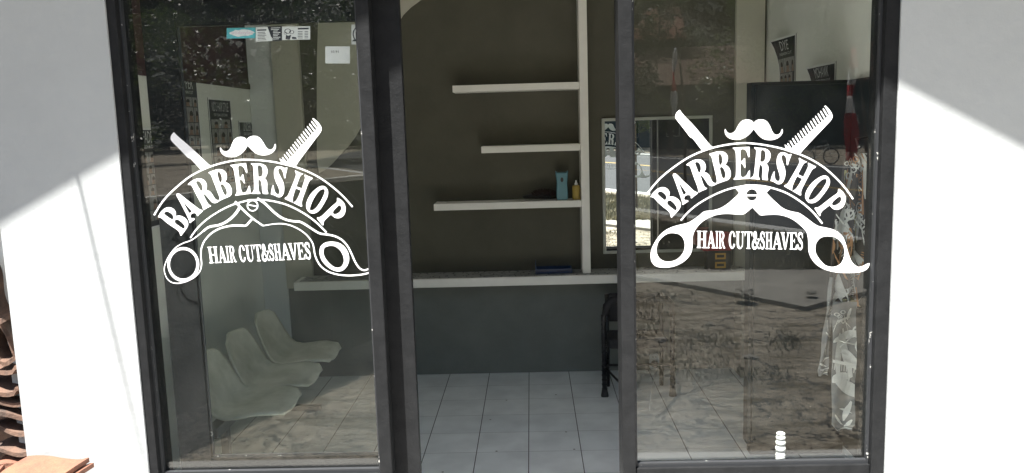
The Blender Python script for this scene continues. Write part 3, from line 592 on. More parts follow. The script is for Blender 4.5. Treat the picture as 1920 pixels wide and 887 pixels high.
# ------------------------------------------------------------------ counter and shelves
cw0 = at(552, 530, YB - .25).x; cw1 = at(1403, 525, YB - .25).x; CYF = YB - .27
ct = thing('counter', 'long pale edged wall counter with curly line pattern on its top', 'counter', ((cw0 + cw1) / 2, YB, 0))
zt = at(960, 520, CYF).z; zb = at(960, 536, CYF).z
MB().box(cw0, cw1, CYF, CYF + .03, zb, zt).build('front_edge', M['shelf'], ct, bevel=.003)
MB().box(cw0, cw0 + .03, CYF + .03, YB - .002, zb, zt).build('side_edge', M['shelf'], ct)
def ring_mat(name):
    mt = bpy.data.materials.new(name); mt.use_nodes = True; n = mt.node_tree.nodes; l = mt.node_tree.links; b = n['Principled BSDF']
    tc = n.new('ShaderNodeTexCoord'); mp = n.new('ShaderNodeMapping'); mp.inputs['Scale'].default_value = (1, 1.2, 1); l.new(tc.outputs['Object'], mp.inputs[0])
    acc = None
    for sc_, off in ((7.5, 0), (11, 3.3)):
        m2 = n.new('ShaderNodeMapping'); m2.inputs['Location'].default_value = (off, off * .7, 0.37); l.new(mp.outputs[0], m2.inputs[0])
        vo = n.new('ShaderNodeTexVoronoi'); vo.inputs['Scale'].default_value = sc_; vo.voronoi_dimensions = '2D'; l.new(m2.outputs[0], vo.inputs['Vector'])
        sb = n.new('ShaderNodeMath'); sb.operation = 'SUBTRACT'; sb.inputs[1].default_value = .40; l.new(vo.outputs['Distance'], sb.inputs[0])
        ab = n.new('ShaderNodeMath'); ab.operation = 'ABSOLUTE'; l.new(sb.outputs[0], ab.inputs[0])
        lt = n.new('ShaderNodeMath'); lt.operation = 'LESS_THAN'; lt.inputs[1].default_value = .035; l.new(ab.outputs[0], lt.inputs[0])
        if acc is None: acc = lt
        else:
            mx = n.new('ShaderNodeMath'); mx.operation = 'MAXIMUM'; l.new(acc.outputs[0], mx.inputs[0]); l.new(lt.outputs[0], mx.inputs[1]); acc = mx
    c = n.new('ShaderNodeMix'); c.data_type = 'RGBA'; l.new(acc.outputs[0], c.inputs[0]); c.inputs[6].default_value = (.42, .42, .40, 1); c.inputs[7].default_value = (.03, .03, .03, 1)
    l.new(c.outputs[2], b.inputs['Base Color']); b.inputs['Roughness'].default_value = .35
    return mt
MB().box(cw0 + .03, cw1, CYF + .03, YB - .002, zt - .03, zt - .001).build('top_sheet', ring_mat('curly_laminate'), ct)
MB().box(at(1376, 480, YB-.02).x, at(1403, 480, YB-.02).x, CYF + .02, YB - .055, 0.004, zb - .002).build('support', M['lowwall'], ct)
SY = YB - .20
sh = thing('wall_shelf', 'pale painted shelf unit with one tall upright and three stepped shelves', 'shelf', (at(1096, 300, SY).x, YB, zt))
ux0 = at(1089, 300, SY).x; ux1 = at(1104.5, 300, SY).x
MB().box(ux0, ux1, SY, YB - .002, zt + .002, ZC - .002).build('upright', M['shelf'], sh, bevel=.002)
for (px0, yt, yb_) in ((848, 160.5, 173.5), (902, 275, 287.5), (813, 383, 395.5)):
    p = at(px0, yt, SY); pb = at(px0, yb_, SY)
    MB().box(p.x, ux0 - .001, SY + .003, YB - .002, pb.z, p.z).build('shelf', M['shelf'], sh, bevel=.002)
S3Z = at(813, 383, SY).z; S2Z = at(902, 275, SY).z
# things on the shelves and the counter
iy = SY + .07
def base(px, py, Y, Zv): p = at(px, py, Y); return Vector((p.x, Y, Zv))
c = base(1054, 370, iy, S3Z)
af = thing('air_freshener', 'teal plastic air freshener standing on the lowest shelf', 'air freshener', c)
k = (at(1066, 340, iy).x - at(1043.5, 340, iy).x) / 2; hh = at(1054, 320, iy).z - S3Z
q = MB(); prof = [(-.85, 0), (.85, 0), (.98, .12), (.9, .45), (.86, .6), (1.0, .85), (1.05, 1.0), (.7, .94), (-.7, .94), (-1.05, 1.0), (-1.0, .85), (-.86, .6), (-.9, .45), (-.98, .12)]
q.prism([(c.x + a * k, S3Z + .001 + b_ * hh) for a, b_ in prof], 'y', iy - .03, iy + .03); q.build('casing', M['teal'], af, bevel=.006)
q = MB(); q.prism([(c.x + .12 * k * 2 * math.cos(t_ * math.pi / 8), S3Z + .70 * hh + .08 * hh * math.sin(t_ * math.pi / 8)) for t_ in range(16)], 'y', iy - .034, iy - .0305); q.build('nozzle', M['black'], af)
c = base(1080.5, 370, iy, S3Z); k = (at(1088, 350, iy).x - at(1073, 350, iy).x) / 2; hh = at(1080, 338, iy).z - S3Z
bo = thing('bottle', 'small yellow spray bottle beside the shelf upright', 'bottle', c)
MB().lathe(c, [(k * .95, .001), (k, .01), (k, hh * .68), (k * .8, hh * .74), (k * .45, hh * .76)]).build('body', M['yellow'], bo, smooth=False)
MB().lathe(c, [(k * .42, hh * .762), (k * .42, hh * .86), (k * .2, hh * .88), (k * .2, hh)]).build('cap', M['white'], bo)
# dark neck brush lying at the back of the shelf
c = base(1020, 372, iy + .03, S3Z); br = thing('neck_brush', 'dark bristled brush lying on the lowest shelf', 'brush', c)
q = MB(); rnd = random.Random(4)
for i in range(260):
    a = rnd.uniform(0, math.pi); u = rnd.uniform(-1, 1); r_ = .055 * math.sqrt(1 - u * u * .8)
    p0 = c + Vector((u * .07, 0, .035)); p1 = p0 + Vector((u * .02, math.cos(a) * r_, math.sin(a) * r_ * .9)); q.tube([p0, p1], [.004, .002], 4)
q.build('bristles', M['brush'], br)
MB().tube([c + Vector((-.15, 0, .025)), c + Vector((-.1, 0, .03)), c + Vector((-.03, 0, .035)), c + Vector((.05, 0, .035))], [.012, .016, .02, .028], 10).build('handle', M['black'], br, smooth=True)
# blue tray
ty = CYF + .10; c0 = at(1004, 511, ty); c1 = at(1073, 512, ty); zz = zt
tr_ = thing('tray', 'blue plastic tray with one raised end on the counter', 'tray', ((c0.x + c1.x) / 2, ty + .05, zz))
q = MB(); x0, x1 = c0.x, c1.x
q.box(x0, x1, ty, ty + .13, zz + .001, zz + .006); q.box(x0, x1, ty, ty + .004, zz + .006, zz + .035); q.box(x0, x1, ty + .126, ty + .13, zz + .006, zz + .035)
q.box(x1 - .004, x1, ty + .004, ty + .126, zz + .006, zz + .035); q.build('base', M['blue'], tr_, bevel=.0015)
MB().box(x0, x0 + .006, ty + .004, ty + .126, zz + .006, zz + .085).build('end_wall', M['blue'], tr_, bevel=.0015)
# stack of yellow and red cartons at the right end of the counter
by = CYF + .06
bx0 = at(1326, 500, by).x; bx1 = at(1371, 500, by).x
bxo = thing('product_box', 'red and dark carton with two yellow frames on the counter end', 'box', ((bx0 + bx1) / 2, by + .05, zt))
z1 = at(1350, 438, by).z; z0 = zt + .001; zm = at(1350, 470, by).z
MB().box(bx0, bx1, by, by + .1, z0, zm - .001).build('lower_carton', M['blackmat'], bxo, bevel=.002)
MB().box(bx0 - .03, bx1, by - .003, by + .103, zm, z1).build('upper_carton', M['red'], bxo, bevel=.002)
for yy in (480.5, 497):
    p0, p1 = at(1341, yy - 5.5, by - .004), at(1361, yy + 5.5, by - .004); q = MB(); w_ = .012
    q.box(p0.x, p1.x, by - .003, by - .0005, p0.z - w_, p0.z); q.box(p0.x, p1.x, by - .003, by - .0005, p1.z, p1.z + w_); q.box(p0.x, p0.x + w_, by - .003, by - .0005, p1.z + w_, p0.z - w_); q.box(p1.x - w_, p1.x, by - .003, by - .0005, p1.z + w_, p0.z - w_)
    q.build('yellow_frame', M['orange'], bxo)
# ------------------------------------------------------------------ mirror
my = YB - .03; m0 = at(1128, 222, my); m1 = at(1335, 474, my)
mt_z1 = at(1230, 219, my).z; mt_z0 = at(1150, 476, my).z
mi = thing('wall_mirror', 'rectangular wall mirror in a thin pale frame above the counter', 'mirror', ((m0.x + m1.x) / 2, YB, mt_z0))
fwid = .022
q = MB(); q.box(m0.x, m1.x, my, YB - .002, mt_z1 - fwid, mt_z1); q.box(m0.x, m1.x, my, YB - .002, mt_z0, mt_z0 + fwid); q.box(m0.x, m0.x + fwid, my, YB - .002, mt_z0 + fwid, mt_z1 - fwid); q.box(m1.x - fwid, m1.x, my, YB - .002, mt_z0 + fwid, mt_z1 - fwid)
q.build('frame', M['mirrorframe'], mi, bevel=.003)
MB().box(m0.x + fwid, m1.x - fwid, my + .008, YB - .003, mt_z0 + fwid, mt_z1 - fwid).build('mirror_glass', M['mirror'], mi)
# ------------------------------------------------------------------ power socket
p = at(1218, 664, YB - .02); p2 = at(1236, 693, YB - .02); pc = (p + p2) / 2; hw, hz = (p2.x - p.x) / 2, (p.z - p2.z) / 2
so = thing('power_socket', 'white wall socket with a black plug near the floor', 'socket', (pc.x, YB, pc.z))
def rrect(cx, cz, a, b_, r_, n=6):
    o = []
    for (sx, sz, s0) in ((1, 1, 0), (-1, 1, 1), (-1, -1, 2), (1, -1, 3)):
        o += [(cx + sx * (a - r_) + r_ * math.cos(math.pi / 2 * (s0 + i / n)), cz + sz * (b_ - r_) + r_ * math.sin(math.pi / 2 * (s0 + i / n))) for i in range(n + 1)]
    return o
MB().prism(rrect(pc.x, pc.z, hw, hz, hw * .6), 'y', YB - .02, YB - .001).build('plate', M['white'], so)
q = MB()
for dx in (-.3, .3): q.prism(e(pc.x + dx * hw, pc.z + hz * .62, .004, .004, 10), 'y', YB - .0225, YB - .0205)
q.build('contact_hole', M['black'], so)
q = MB(); q.prism(e(pc.x, pc.z - hz * .2, hw * .72, hw * .72, 20), 'y', YB - .055, YB - .0205); q.build('plug', M['black'], so)
q = MB(); cp = [Vector((pc.x, YB - .05, pc.z - hz * .4)), Vector((pc.x + .012, YB - .06, pc.z - hz * .9)), Vector((pc.x, YB - .08, .006)), atz(1222, 730, .006), atz(1218, 768, .006)]
q.tube(cp, .004, 8); q.build('cord', M['white'], so, smooth=True)
# ------------------------------------------------------------------ black armchair
fl = atz(1134, 743, 0.0); fr2 = atz(1283, 795, 0.0)
chx0, chx1 = fl.x, fr2.x + .02; chy = fl.y
arm = thing('armchair', 'black metal barber armchair half hidden behind the right mullion', 'chair', ((chx0 + chx1) / 2, chy, 0))
ah = at(1140, 563, chy).z
dd = .42
for (xx, yy) in ((chx0, chy), (chx1, chy - .02)):
    s_ = 1 if xx == chx0 else -1
    q = MB(); pts = [(xx, yy, .012), (xx, yy, ah - .12), (xx + s_ * .008, yy, ah - .05), (xx + s_ * .035, yy, ah - .012), (xx + s_ * .09, yy, ah)]
    q.tube(pts, .017, 12)
    for i in range(17): zz = .05 + i * .032; q.tube([(xx, yy, zz), (xx, yy, zz + .008)], .0195, 12)
    q.build('leg', M['black'], arm, smooth=True)
    MB().lathe((xx, yy, 0), [(.026, 0), (.026, .01), (.021, .035), (.019, .05)]).build('rubber_foot', M['rubber'], arm)
    q = MB(); q.tube([(xx + s_ * .01, yy - .05, ah - .09), (xx + s_ * .015, yy - .05, ah - .03), (xx + s_ * .05, yy - .05, ah + .012), (xx + s_ * .12, yy - .04, ah + .02)], [.02, .026, .026, .02], 12); q.build('armrest', M['blackmat'], arm, smooth=True)
for xx in (chx0 + .04, chx1 - .04):
    q = MB(); q.tube([(xx, chy + dd * .0 + .2, .005), (xx, chy + .2, ah)], .015, 10); q.build('leg', M['black'], arm, smooth=True)
q = MB(); q.box(chx0 + .03, chx1 - .03, chy - .03, chy + .24, ah * .50, ah * .50 + .07); q.build('seat', M['blackmat'], arm, bevel=.02)
q = MB(); q.tube([(chx0, chy, .22), (chx1, chy - .02, .22)], .009, 8); q.tube([(chx0, chy, .21), (chx0 + .12, chy - .22, .12)], .008, 8); q.tube([(chx0 + .02, chy, .2), (chx0 + .04, chy + .2, .2)], .008, 8); q.build('stretcher', M['black'], arm, smooth=True)
q = MB(); q.box(chx0 + .05, chx1 - .05, chy + .2, chy + .235, ah * .7, min(ah + .05, zb - .05)); q.build('backrest', M['blackmat'], arm, bevel=.015)
# ------------------------------------------------------------------ waiting bench: three shell seats on a rail along the left wall
bn = thing('waiting_bench', 'waiting bench of three worn grey green plastic shell seats', 'bench', (XL + .35, 2.0, 0))
def shell(yc, hseat=.40):
    # profile in (u = away from the wall, z); v across the seat
    prof = [(.085, .69), (.095, .66), (.125, .59), (.16, .515), (.195, .45), (.235, .41), (.29, .395), (.37, .40), (.46, .41), (.55, .40), (.585, .375)]
    wid = [.12, .175, .205, .218, .23, .242, .25, .25, .24, .21, .15]
    def fn(u, v):
        t_ = v * (len(prof) - 1); i = min(int(t_), len(prof) - 2); f_ = t_ - i
        px_ = prof[i][0] * (1 - f_) + prof[i + 1][0] * f_; pz = prof[i][1] * (1 - f_) + prof[i + 1][1] * f_; wd = wid[i] * (1 - f_) + wid[i + 1] * f_
        s_ = (u - .5) * 2; cup = .045 * s_ ** 2
        up = (1 - v)            # back part cups forward, seat part cups upward
        return (XL + .13 + px_ + cup * up * .9, yc + s_ * wd, pz - .0 + cup * v * .8 - .02 * (abs(s_) ** 6) * v)
    q = MB(); q.grid(fn, 16, 30); o = q.build('seat_shell', M['seat'], bn, smooth=True, solid=.012); return o
ys = []
for (px, py) in ((648, 650), (610, 690), (563, 738)):
    pt = atx(px, py, XL + .13 + .545); ys.append(pt.y); print('seat', pt)
ys = [ys[0] - .14, ys[1] - .14, ys[2] - .14] if False else ys
ysm = [atz(606, 668, .39).y, atz(560, 712, .39).y, atz(510, 762, .39).y]
print('alt', ysm)
for yy in ysm: shell(yy)
q = MB(); q.box(XL + .36, XL + .42, ysm[2] - .3, ysm[0] + .2, .33, .385); q.build('rail', M['steel'], bn)
for yy in (ysm[2] - .15, ysm[0] + .05):
    q = MB(); q.box(XL + .37, XL + .41, yy, yy + .04, .04, .33); q.box(XL + .15, XL + .58, yy, yy + .04, 0.0, .035); q.build('leg', M['steel'], bn, bevel=.003)
# ------------------------------------------------------------------ posters
FNT = None
def text(name, body, fn, h, width, mt, parent, depth=0):
    """lettering mesh; fn maps (x right, y up) in metres to world"""
    cu = bpy.data.curves.new(name, 'FONT'); cu.body = body; cu.size = 1; cu.resolution_u = 2
    o = bpy.data.objects.new('tmp', cu); C.objects.link(o); bpy.context.view_layer.update()
    dg = bpy.context.evaluated_depsgraph_get(); me = o.evaluated_get(dg).to_mesh()
    vs = [v.co.copy() for v in me.vertices]; fs = [tuple(p.vertices) for p in me.polygons]
    o.evaluated_get(dg).to_mesh_clear(); bpy.data.objects.remove(o); bpy.data.curves.remove(cu)
    x0 = min(v.x for v in vs); x1 = max(v.x for v in vs); y0 = min(v.y for v in vs); y1 = max(v.y for v in vs)
    b_ = MB(); b_.add([fn((v.x - x0) / (x1 - x0) * width, (v.y - y0) / (y1 - y0) * h) for v in vs], fs)
    return b_.build(name, mt, parent)
def poster(label, title, sub, P, wd, ht, seed, tx_=.5):
    """P(u, v, d) -> world; u 0..1 left to right as seen, v 0..1 bottom to top, d metres off the wall"""
    c_ = P(.5, .5, 0); po = thing('poster', label, 'poster', c_, 'hairstyle posters on the side walls')
    def patch(q, u0, u1, v0, v1, d, n=1, nv=1):
        q.grid(lambda a, b_: P(u0 + (u1 - u0) * a, v0 + (v1 - v0) * b_, d), n, nv)
    q = MB(); patch(q, 0, 1, 0, 1, .002, 6, 10); patch(q, 0, 1, 0, 1, .0005, 6, 10)
    bw, bh = .012 / wd, .012 / ht; q.cur = 1
    patch(q, 0, bw, 0, 1, .004, 1, 10); patch(q, 1 - bw, 1, 0, 1, .004, 1, 10); patch(q, bw, 1 - bw, 1 - bh, 1, .004); patch(q, bw, 1 - bw, 0, bh, .004)
    text('lettering', title, lambda x, y: P(.5 - tx_ * .5 + x / wd, .85 + y / ht, .005), .062, wd * tx_, M['posterink'], po)
    text('lettering', sub, lambda x, y: P(.2 + x / wd, .795 + y / ht, .005), .018, wd * .6, M['posterink'], po)
    rnd = random.Random(seed); v = .76
    ci = 0
    while v > .08:
        hh = rnd.choice((.11, .14, .17)); u = .07
        while u < .9:
            uw = rnd.choice((.26, .29, .42)); 
            if u + uw > .95: uw = .95 - u
            if uw < .15: break
            v0 = max(.03, v - hh + .008)
            q.cur = 2; patch(q, u, u + uw - .02, v0, v, .005)
            cu_, cv = u + (uw - .02) / 2 + rnd.uniform(-.02, .02), v0 + (v - v0) * .42; rx, rv = min(uw * .22, .07) , (v - v0) * .30
            q.cur = 3; q.add([P(cu_ + rx * math.cos(t_ * .5236), cv + rv * math.sin(t_ * .5236), .0062) for t_ in range(12)], [tuple(range(12))])
            q.add([P(cu_ - rx * 1.5, v0 + .002, .0058), P(cu_ + rx * 1.5, v0 + .002, .0058), P(cu_ + rx * .5, cv, .0058), P(cu_ - rx * .5, cv, .0058)], [(0, 1, 2, 3)])
            dx_ = rnd.uniform(-.3, .3) * rx
            q.cur = 4; q.add([P(cu_ + dx_ + rx * 1.08 * math.cos(t_ * .5236), cv + rv * .35 + rv * .85 * max(-.35, math.sin(t_ * .5236)), .0072) for t_ in range(12)], [tuple(range(12))])
            u += uw
        v -= hh
    q.build('printed_sheet', [M['poster'], M['paper'], M['photo'], M['skin'], M['hair']], po)
    return po
def left_poster(label, title, sub, pxl, pxr, ptop, pbot, seed, tx_=.55):
    xw = XL + .0; a = atx(pxl[0], pxl[1], xw); b_ = atx(pxr[0], pxr[1], xw); bt = atx(pbot[0], pbot[1], xw)
    top = (a.z + b_.z) / 2; wd = abs(b_.y - a.y); ht = top - bt.z
    print(title, 'y', round(a.y, 2), round(b_.y, 2), 'z', round(top, 2), round(bt.z, 2))
    return poster(label, title, sub, lambda u, v, d: Vector((xw + d, a.y + (b_.y - a.y) * u, bt.z + ht * v)), wd, ht, seed, tx_)
left_poster('navy hairstyle poster titled FADE, nearest to the street', 'FADE', 'DESIGN & CUT', (251, 238), (294, 241), None, (300, 425), 1, .42)
left_poster('navy hairstyle poster titled DAPPER high on the left wall', 'DAPPER', 'GENTLEMAN CUT', (318, 135), (367, 143), None, (372, 312), 2, .62)
left_poster("navy hairstyle poster titled KID'S HAIR STYLE in the middle of the left wall", "KID'S HAIR STYLE", 'FOR YOUNG GENTLEMAN', (388, 182), (431, 187), None, (434, 345), 3, .72)
left_poster('navy hairstyle poster titled UNDERCUT behind the moustache decal', 'UNDERCUT', 'GENTLEMAN CUT', (446, 225), (483, 228), None, (484, 352), 4, .6)
def right_poster(label, title, sub, L, Rr, bot, seed, tx_, curl):
    xw = XR; a = atx(L[0], L[1], xw); b_ = atx(Rr[0], Rr[1], xw); bt = atx(bot[0], bot[1], xw)
    top = (a.z + b_.z) / 2; wd = abs(a.y - b_.y); ht = top - bt.z
    def P(u, v, d):
        cu_ = curl * max(0, v - .55) ** 2 * (1 - u)
        return Vector((xw - d - .001 - cu_, a.y + (b_.y - a.y) * u, bt.z + ht * v - cu_ * .2))
    return poster(label, title, sub, P, wd, ht, seed, tx_)
right_poster('curling black hairstyle poster titled DYE on the right wall', 'DYE', 'FASHION CUT', (1464, 72), (1494, 62), (1494, 235), 5, .35, .35)
right_poster('black hairstyle poster titled MOHAWK above the dark cabinet', 'MOHAWK', 'GENTLEMAN CUT', (1528, 124), (1569, 113), (1569, 290), 6, .5, .25)
# ------------------------------------------------------------------ dark cabinet on the right, capes on a hook, white pot
cb = thing('cabinet', 'tall shallow dark teal cabinet in front of the right wall', 'cabinet', (1.5, 1.5, 0))
kY = 1.3; kx = at(1407, 300, kY).x; kz = at(1430, 154, kY).z
print('cab', kx, kz)
MB().box(kx, XR - .004, kY, kY + .09, .06, kz).build('carcass', M['cabinet'], cb, bevel=.003)
MB().box(kx + .02, XR - .006, kY + .01, kY + .08, .0, .058).build('plinth', M['blackmat'], cb)
MB().box(kx + .02, XR - .02, kY - .018, kY - .001, at(1500, 292, kY).z, kz - .02).build('door', M['cabinet'], cb, bevel=.003)
MB().box(kx + .02, XR - .02, kY - .018, kY - .001, .08, at(1500, 292, kY).z - .006).build('door', M['cabinet'], cb, bevel=.003)
def cape(name, label, pts, Y, mt, prints, seed, folds=5, amp=.02, n=40, size=1.0, pc=M['print']):
    """pts: list of (pixel y, pixel x left, pixel x right) down the cloth"""
    t0 = thing('barber_cape', label, 'cape', at((pts[0][1] + pts[0][2]) / 2, pts[0][0], Y), 'patterned capes hanging behind the right pane')
    rows = [(at(l_, y_, Y), at(r_, y_, Y)) for y_, l_, r_ in pts]
    rnd = random.Random(seed); ph = rnd.uniform(0, 6)
    def fn(u, v, d=0):
        t_ = v * (len(rows) - 1); i = min(int(t_), len(rows) - 2); f_ = t_ - i
        a = rows[i][0].lerp(rows[i + 1][0], f_); b_ = rows[i][1].lerp(rows[i + 1][1], f_); p_ = a.lerp(b_, u)
        return Vector((p_.x, Y + amp * math.sin(u * folds * 3.1 + ph + v * 2) * (.4 + .6 * v) + .008 * math.sin(v * 17 + u * 5) - d, p_.z))
    q0 = MB(); q0.grid(fn, 30, 40); q0.grid(lambda u, v: fn(u, v, -.002), 30, 40)
    H_ = (rows[0][0] - rows[-1][0]).length; W_ = max((a - b_).length for a, b_ in rows)
    for i in range(n):
        u, v = rnd.uniform(.12, .88), rnd.uniform(.04, .96); a = rnd.uniform(0, math.pi) if prints != 'steep' else rnd.gauss(1.3, .4); L_ = rnd.uniform(.03, .075) * size; wd = L_ * rnd.uniform(.22, .42); kind = rnd.random()
        def M2(x, y): 
            uu = u + (x * math.cos(a) - y * math.sin(a)) / W_; vv = v + (x * math.sin(a) + y * math.cos(a)) / H_
            return fn(min(.985, max(.015, uu)), min(.99, max(.01, vv)), .003)
        q = q0; q.cur = rnd.choice((1, 1, 1, 2, 3)) if pc is None else 1
        if kind < .55:      # blade / comb / razor
            m_ = 8; ps_ = [M2(L_ * (-1 + 2 * j / m_), wd * math.sin(math.pi * (.12 + .8 * j / m_)) * .9) for j in range(m_ + 1)] + [M2(L_ * (1 - 2 * j / m_), -wd * .3 * math.sin(math.pi * j / m_) - .001) for j in range(m_ + 1)]
            q.add(ps_, [(j, j + 1, 2 * m_ - j, 2 * m_ + 1 - j) for j in range(m_)])
        elif kind < .8:      # ring handles with two blades
            for (ox, oy) in ((-L_ * .5, wd), (-L_ * .5, -wd)):
                m_ = 12; r1, r0 = wd * .8, wd * .5
                ps_ = [M2(ox + r1 * math.cos(j * .5236), oy + r1 * math.sin(j * .5236)) for j in range(m_)] + [M2(ox + r0 * math.cos(j * .5236), oy + r0 * math.sin(j * .5236)) for j in range(m_)]
                q.add(ps_, [(j, (j + 1) % m_, m_ + (j + 1) % m_, m_ + j) for j in range(m_)])
            for s_ in (1, -1): q.add([M2(-L_ * .3, s_ * wd * .8), M2(-L_ * .25, s_ * wd * .5), M2(L_, -s_ * wd * .6), M2(L_ * .9, -s_ * wd * .35)], [(0, 1, 2, 3)])
        else:               # comb
            q.add([M2(-L_, 0), M2(L_, 0), M2(L_, wd * .35), M2(-L_, wd * .35)], [(0, 1, 2, 3)])
            for j in range(12): x_ = -L_ + 2 * L_ * (j + .2) / 12; q.add([M2(x_, wd * .35), M2(x_ + L_ * .07, wd * .35), M2(x_ + L_ * .07, wd), M2(x_, wd)], [(0, 1, 2, 3)])
    q0.build('cloth', [mt, M['print'], M['print2'], M['print3']], t0)
    return t0
cape('c', 'dark cape with pale and tan barber tool print hanging at the top', [(285, 1588, 1628), (330, 1578, 1634), (400, 1566, 1636), (470, 1556, 1638), (540, 1552, 1634), (580, 1560, 1622)], 1.0, M['cloth2'], 'steep', 11, n=46, size=1.5, pc=None)
cape('c', 'grey cape with pale scissors and comb print folded into a long panel', [(566, 1562, 1606), (600, 1560, 1606), (680, 1560, 1605), (760, 1558, 1602), (796, 1559, 1601), (806, 1568, 1596)], .90, M['cloth'], '', 12, folds=2, amp=.012, n=20, size=1.15)
cape('c', 'narrow pale plastic cape strip hanging left of the grey panel', [(520, 1556, 1562), (580, 1550, 1560), (640, 1542, 1557), (690, 1535, 1553), (704, 1533, 1552)], .94, M['cloth'], '', 13, folds=2, amp=.01, n=10, size=.5)
hk = MB(); hp = at(1606, 284, 1.02); hk.tube([(XR - .002, 1.06, hp.z + .05), (hp.x + .1, 1.05, hp.z + .07), (hp.x, 1.03, hp.z + .06), (hp.x, 1.0, hp.z + .02), (hp.x, .98, hp.z + .03)], .006, 8)
tag(hk.build('coat_hook', M['steel'], smooth=True), 'steel hook arm on the right wall holding the barber capes', 'hook')
wb = at(1463, 868, .20); wt = at(1463, 810, .20); k = .021
wp = thing('ribbed_pot', 'white ribbed plastic bottle standing on a ledge behind the right pane', 'bottle', (wb.x, .20, wb.z))
Hh = wt.z - wb.z
prof = []
for (zc, rr, hh) in ((.70, 1.0, .17), (.50 + .06, .95, .0),):
    pass
bl = [(0, .8), (.02, .86), (.34, .86), (.38, .62), (.40, .9), (.47, 1.02), (.55, .9), (.575, .6), (.60, .88), (.66, 1.0), (.73, .88), (.755, .58), (.78, .85), (.83, .95), (.88, .8), (.90, .55), (.92, .8), (.96, .85), (.99, .6), (1.0, .2)]
MB().lathe((wb.x, .20, wb.z), [(r_ * k, z_ * Hh) for z_, r_ in bl], 24).build('body', M['white'], wp, smooth=True)
q = MB(); 
for zz in (.08, .14, .20, .26): q.lathe((wb.x, .20, wb.z), [(k * .9, zz * Hh), (k * .94, (zz + .012) * Hh), (k * .9, (zz + .024) * Hh)], 24)
q.build('rib', M['white'], wp, smooth=True)
MB().box(MR1 + .01, FX1 - .06, .155, .25, wb.z - .02, wb.z - .001).build('ledge', M['frame'], bld)
# ------------------------------------------------------------------ stickers on the door glass
DY = DG - .0015
def card(name, label, cat, x0, y0, x1, y1, mt, parts=(), group=None, sk=0):
    P = lambda u, v, d=0: at(x0 + (x1 - x0) * u, y0 + (y1 - y0) * v + sk * u, DY - d)
    t0 = thing(name, label, cat, P(.5, .5), group)
    q = MB(); q.quad(P(0, 1), P(1, 1), P(1, 0), P(0, 0)); q.build('paper_sheet' if cat == 'note' else 'backing', mt, t0, solid=.0003)
    return t0, P
g_ = 'small printed stickers along the top of the sliding door'
t0, P = card('sticker', 'cyan sticker with pink graffiti style lettering', 'sticker', 425, 52.5, 479, 72.5, M['cyan'], group=g_, sk=-1)
q = MB(); rnd = random.Random(2); q.add([P(.52 + (.43 + rnd.uniform(-.03, .03)) * math.cos(a * .2618), .5 + (.30 + rnd.uniform(-.06, .06)) * math.sin(a * .2618), .0005) for a in range(24)], [tuple(range(24))]); q.build('splash', M['paper'], t0)
text('lettering', 'wildstyles', lambda x, y: P(.15 + x, .72 - y, .001), .42, .75, M['pink'], t0)
t0, P = card('sticker', 'white and black sticker with rows of small text', 'sticker', 480, 51, 528.5, 78, M['paper'], group=g_, sk=-2)
q = MB(); q.add([P(.44, 0, .0005), P(1, 0, .0005), P(1, 1, .0005), P(.64, 1, .0005)], [(0, 3, 2, 1)]); q.build('black_field', M['ink'], t0)
q = MB(); 
for i in range(6): v = .36 + i * .105; q.quad(P(.06, v + .035, .0005), P(.34 + .03 * (i % 3), v + .035, .0005), P(.34 + .03 * (i % 3), v, .0005), P(.06, v, .0005))
q.quad(P(.04, .26, .0005), P(.4, .26, .0005), P(.4, .17, .0005), P(.04, .17, .0005)); q.build('text_line', M['ink'], t0)
q = MB()
for i in range(8): v = .08 + i * .11; a, b_ = .66 - .08 * (i < 2), .94 - .05 * (i % 3); q.quad(P(a, v + .045, .001), P(b_, v + .045, .001), P(b_, v, .001), P(a, v, .001))
for i in range(5): q.quad(P(.44 + i * .04, .48 + i * .105, .001), P(.50 + i * .04, .48 + i * .105, .001), P(.48 + i * .04, .41 + i * .105, .001), P(.43 + i * .04, .41 + i * .105, .001))
q.build('white_text_line', M['paper'], t0)
t0, P = card('sticker', 'pale sticker with a cartoonish drawing and a price list', 'sticker', 529, 50, 581.5, 75, M['paper'], group=g_, sk=-1)
q = MB()
for i in range(5):
    v = .38 + i * .12; q.quad(P(.56, v + .04, .0005), P(.73, v + .04, .0005), P(.73, v, .0005), P(.56, v, .0005)); q.quad(P(.80, v + .04, .0005), P(.93, v + .04, .0005), P(.93, v, .0005), P(.80, v, .0005))
q.quad(P(.56, .24, .0005), P(.95, .24, .0005), P(.95, .12, .0005), P(.56, .12, .0005))
for (cx_2, cy_2, r1) in ((.2, .35, .12), (.34, .42, .09), (.12, .5, .06)):
    n_ = 14; q.add([P(cx_2 + r1 * math.cos(j * 6.283 / n_), cy_2 + 1.6 * r1 * math.sin(j * 6.283 / n_), .0005) for j in range(n_)] + [P(cx_2 + r1 * .75 * math.cos(j * 6.283 / n_), cy_2 + 1.3 * r1 * math.sin(j * 6.283 / n_), .0005) for j in range(n_)], [(j, (j + 1) % n_, n_ + (j + 1) % n_, n_ + j) for j in range(n_)])
q.add([P(.12, .95, .0005), P(.28, .98, .0005), P(.32, .62, .0005), P(.22, .7, .0005), P(.14, .62, .0005)], [(0, 1, 2, 3, 4)]); q.add([P(.34, .92, .0005), P(.52, .94, .0005), P(.50, .82, .0005), P(.36, .78, .0005)], [(0, 1, 2, 3)])
q.build('drawing', M['ink'], t0)
t0, P = card('sticker', 'white emblem sticker with a black ring cut off by the mullion', 'sticker', 659, 46, 695, 83.5, M['paper'], group=g_)
q = MB(); n_ = 30
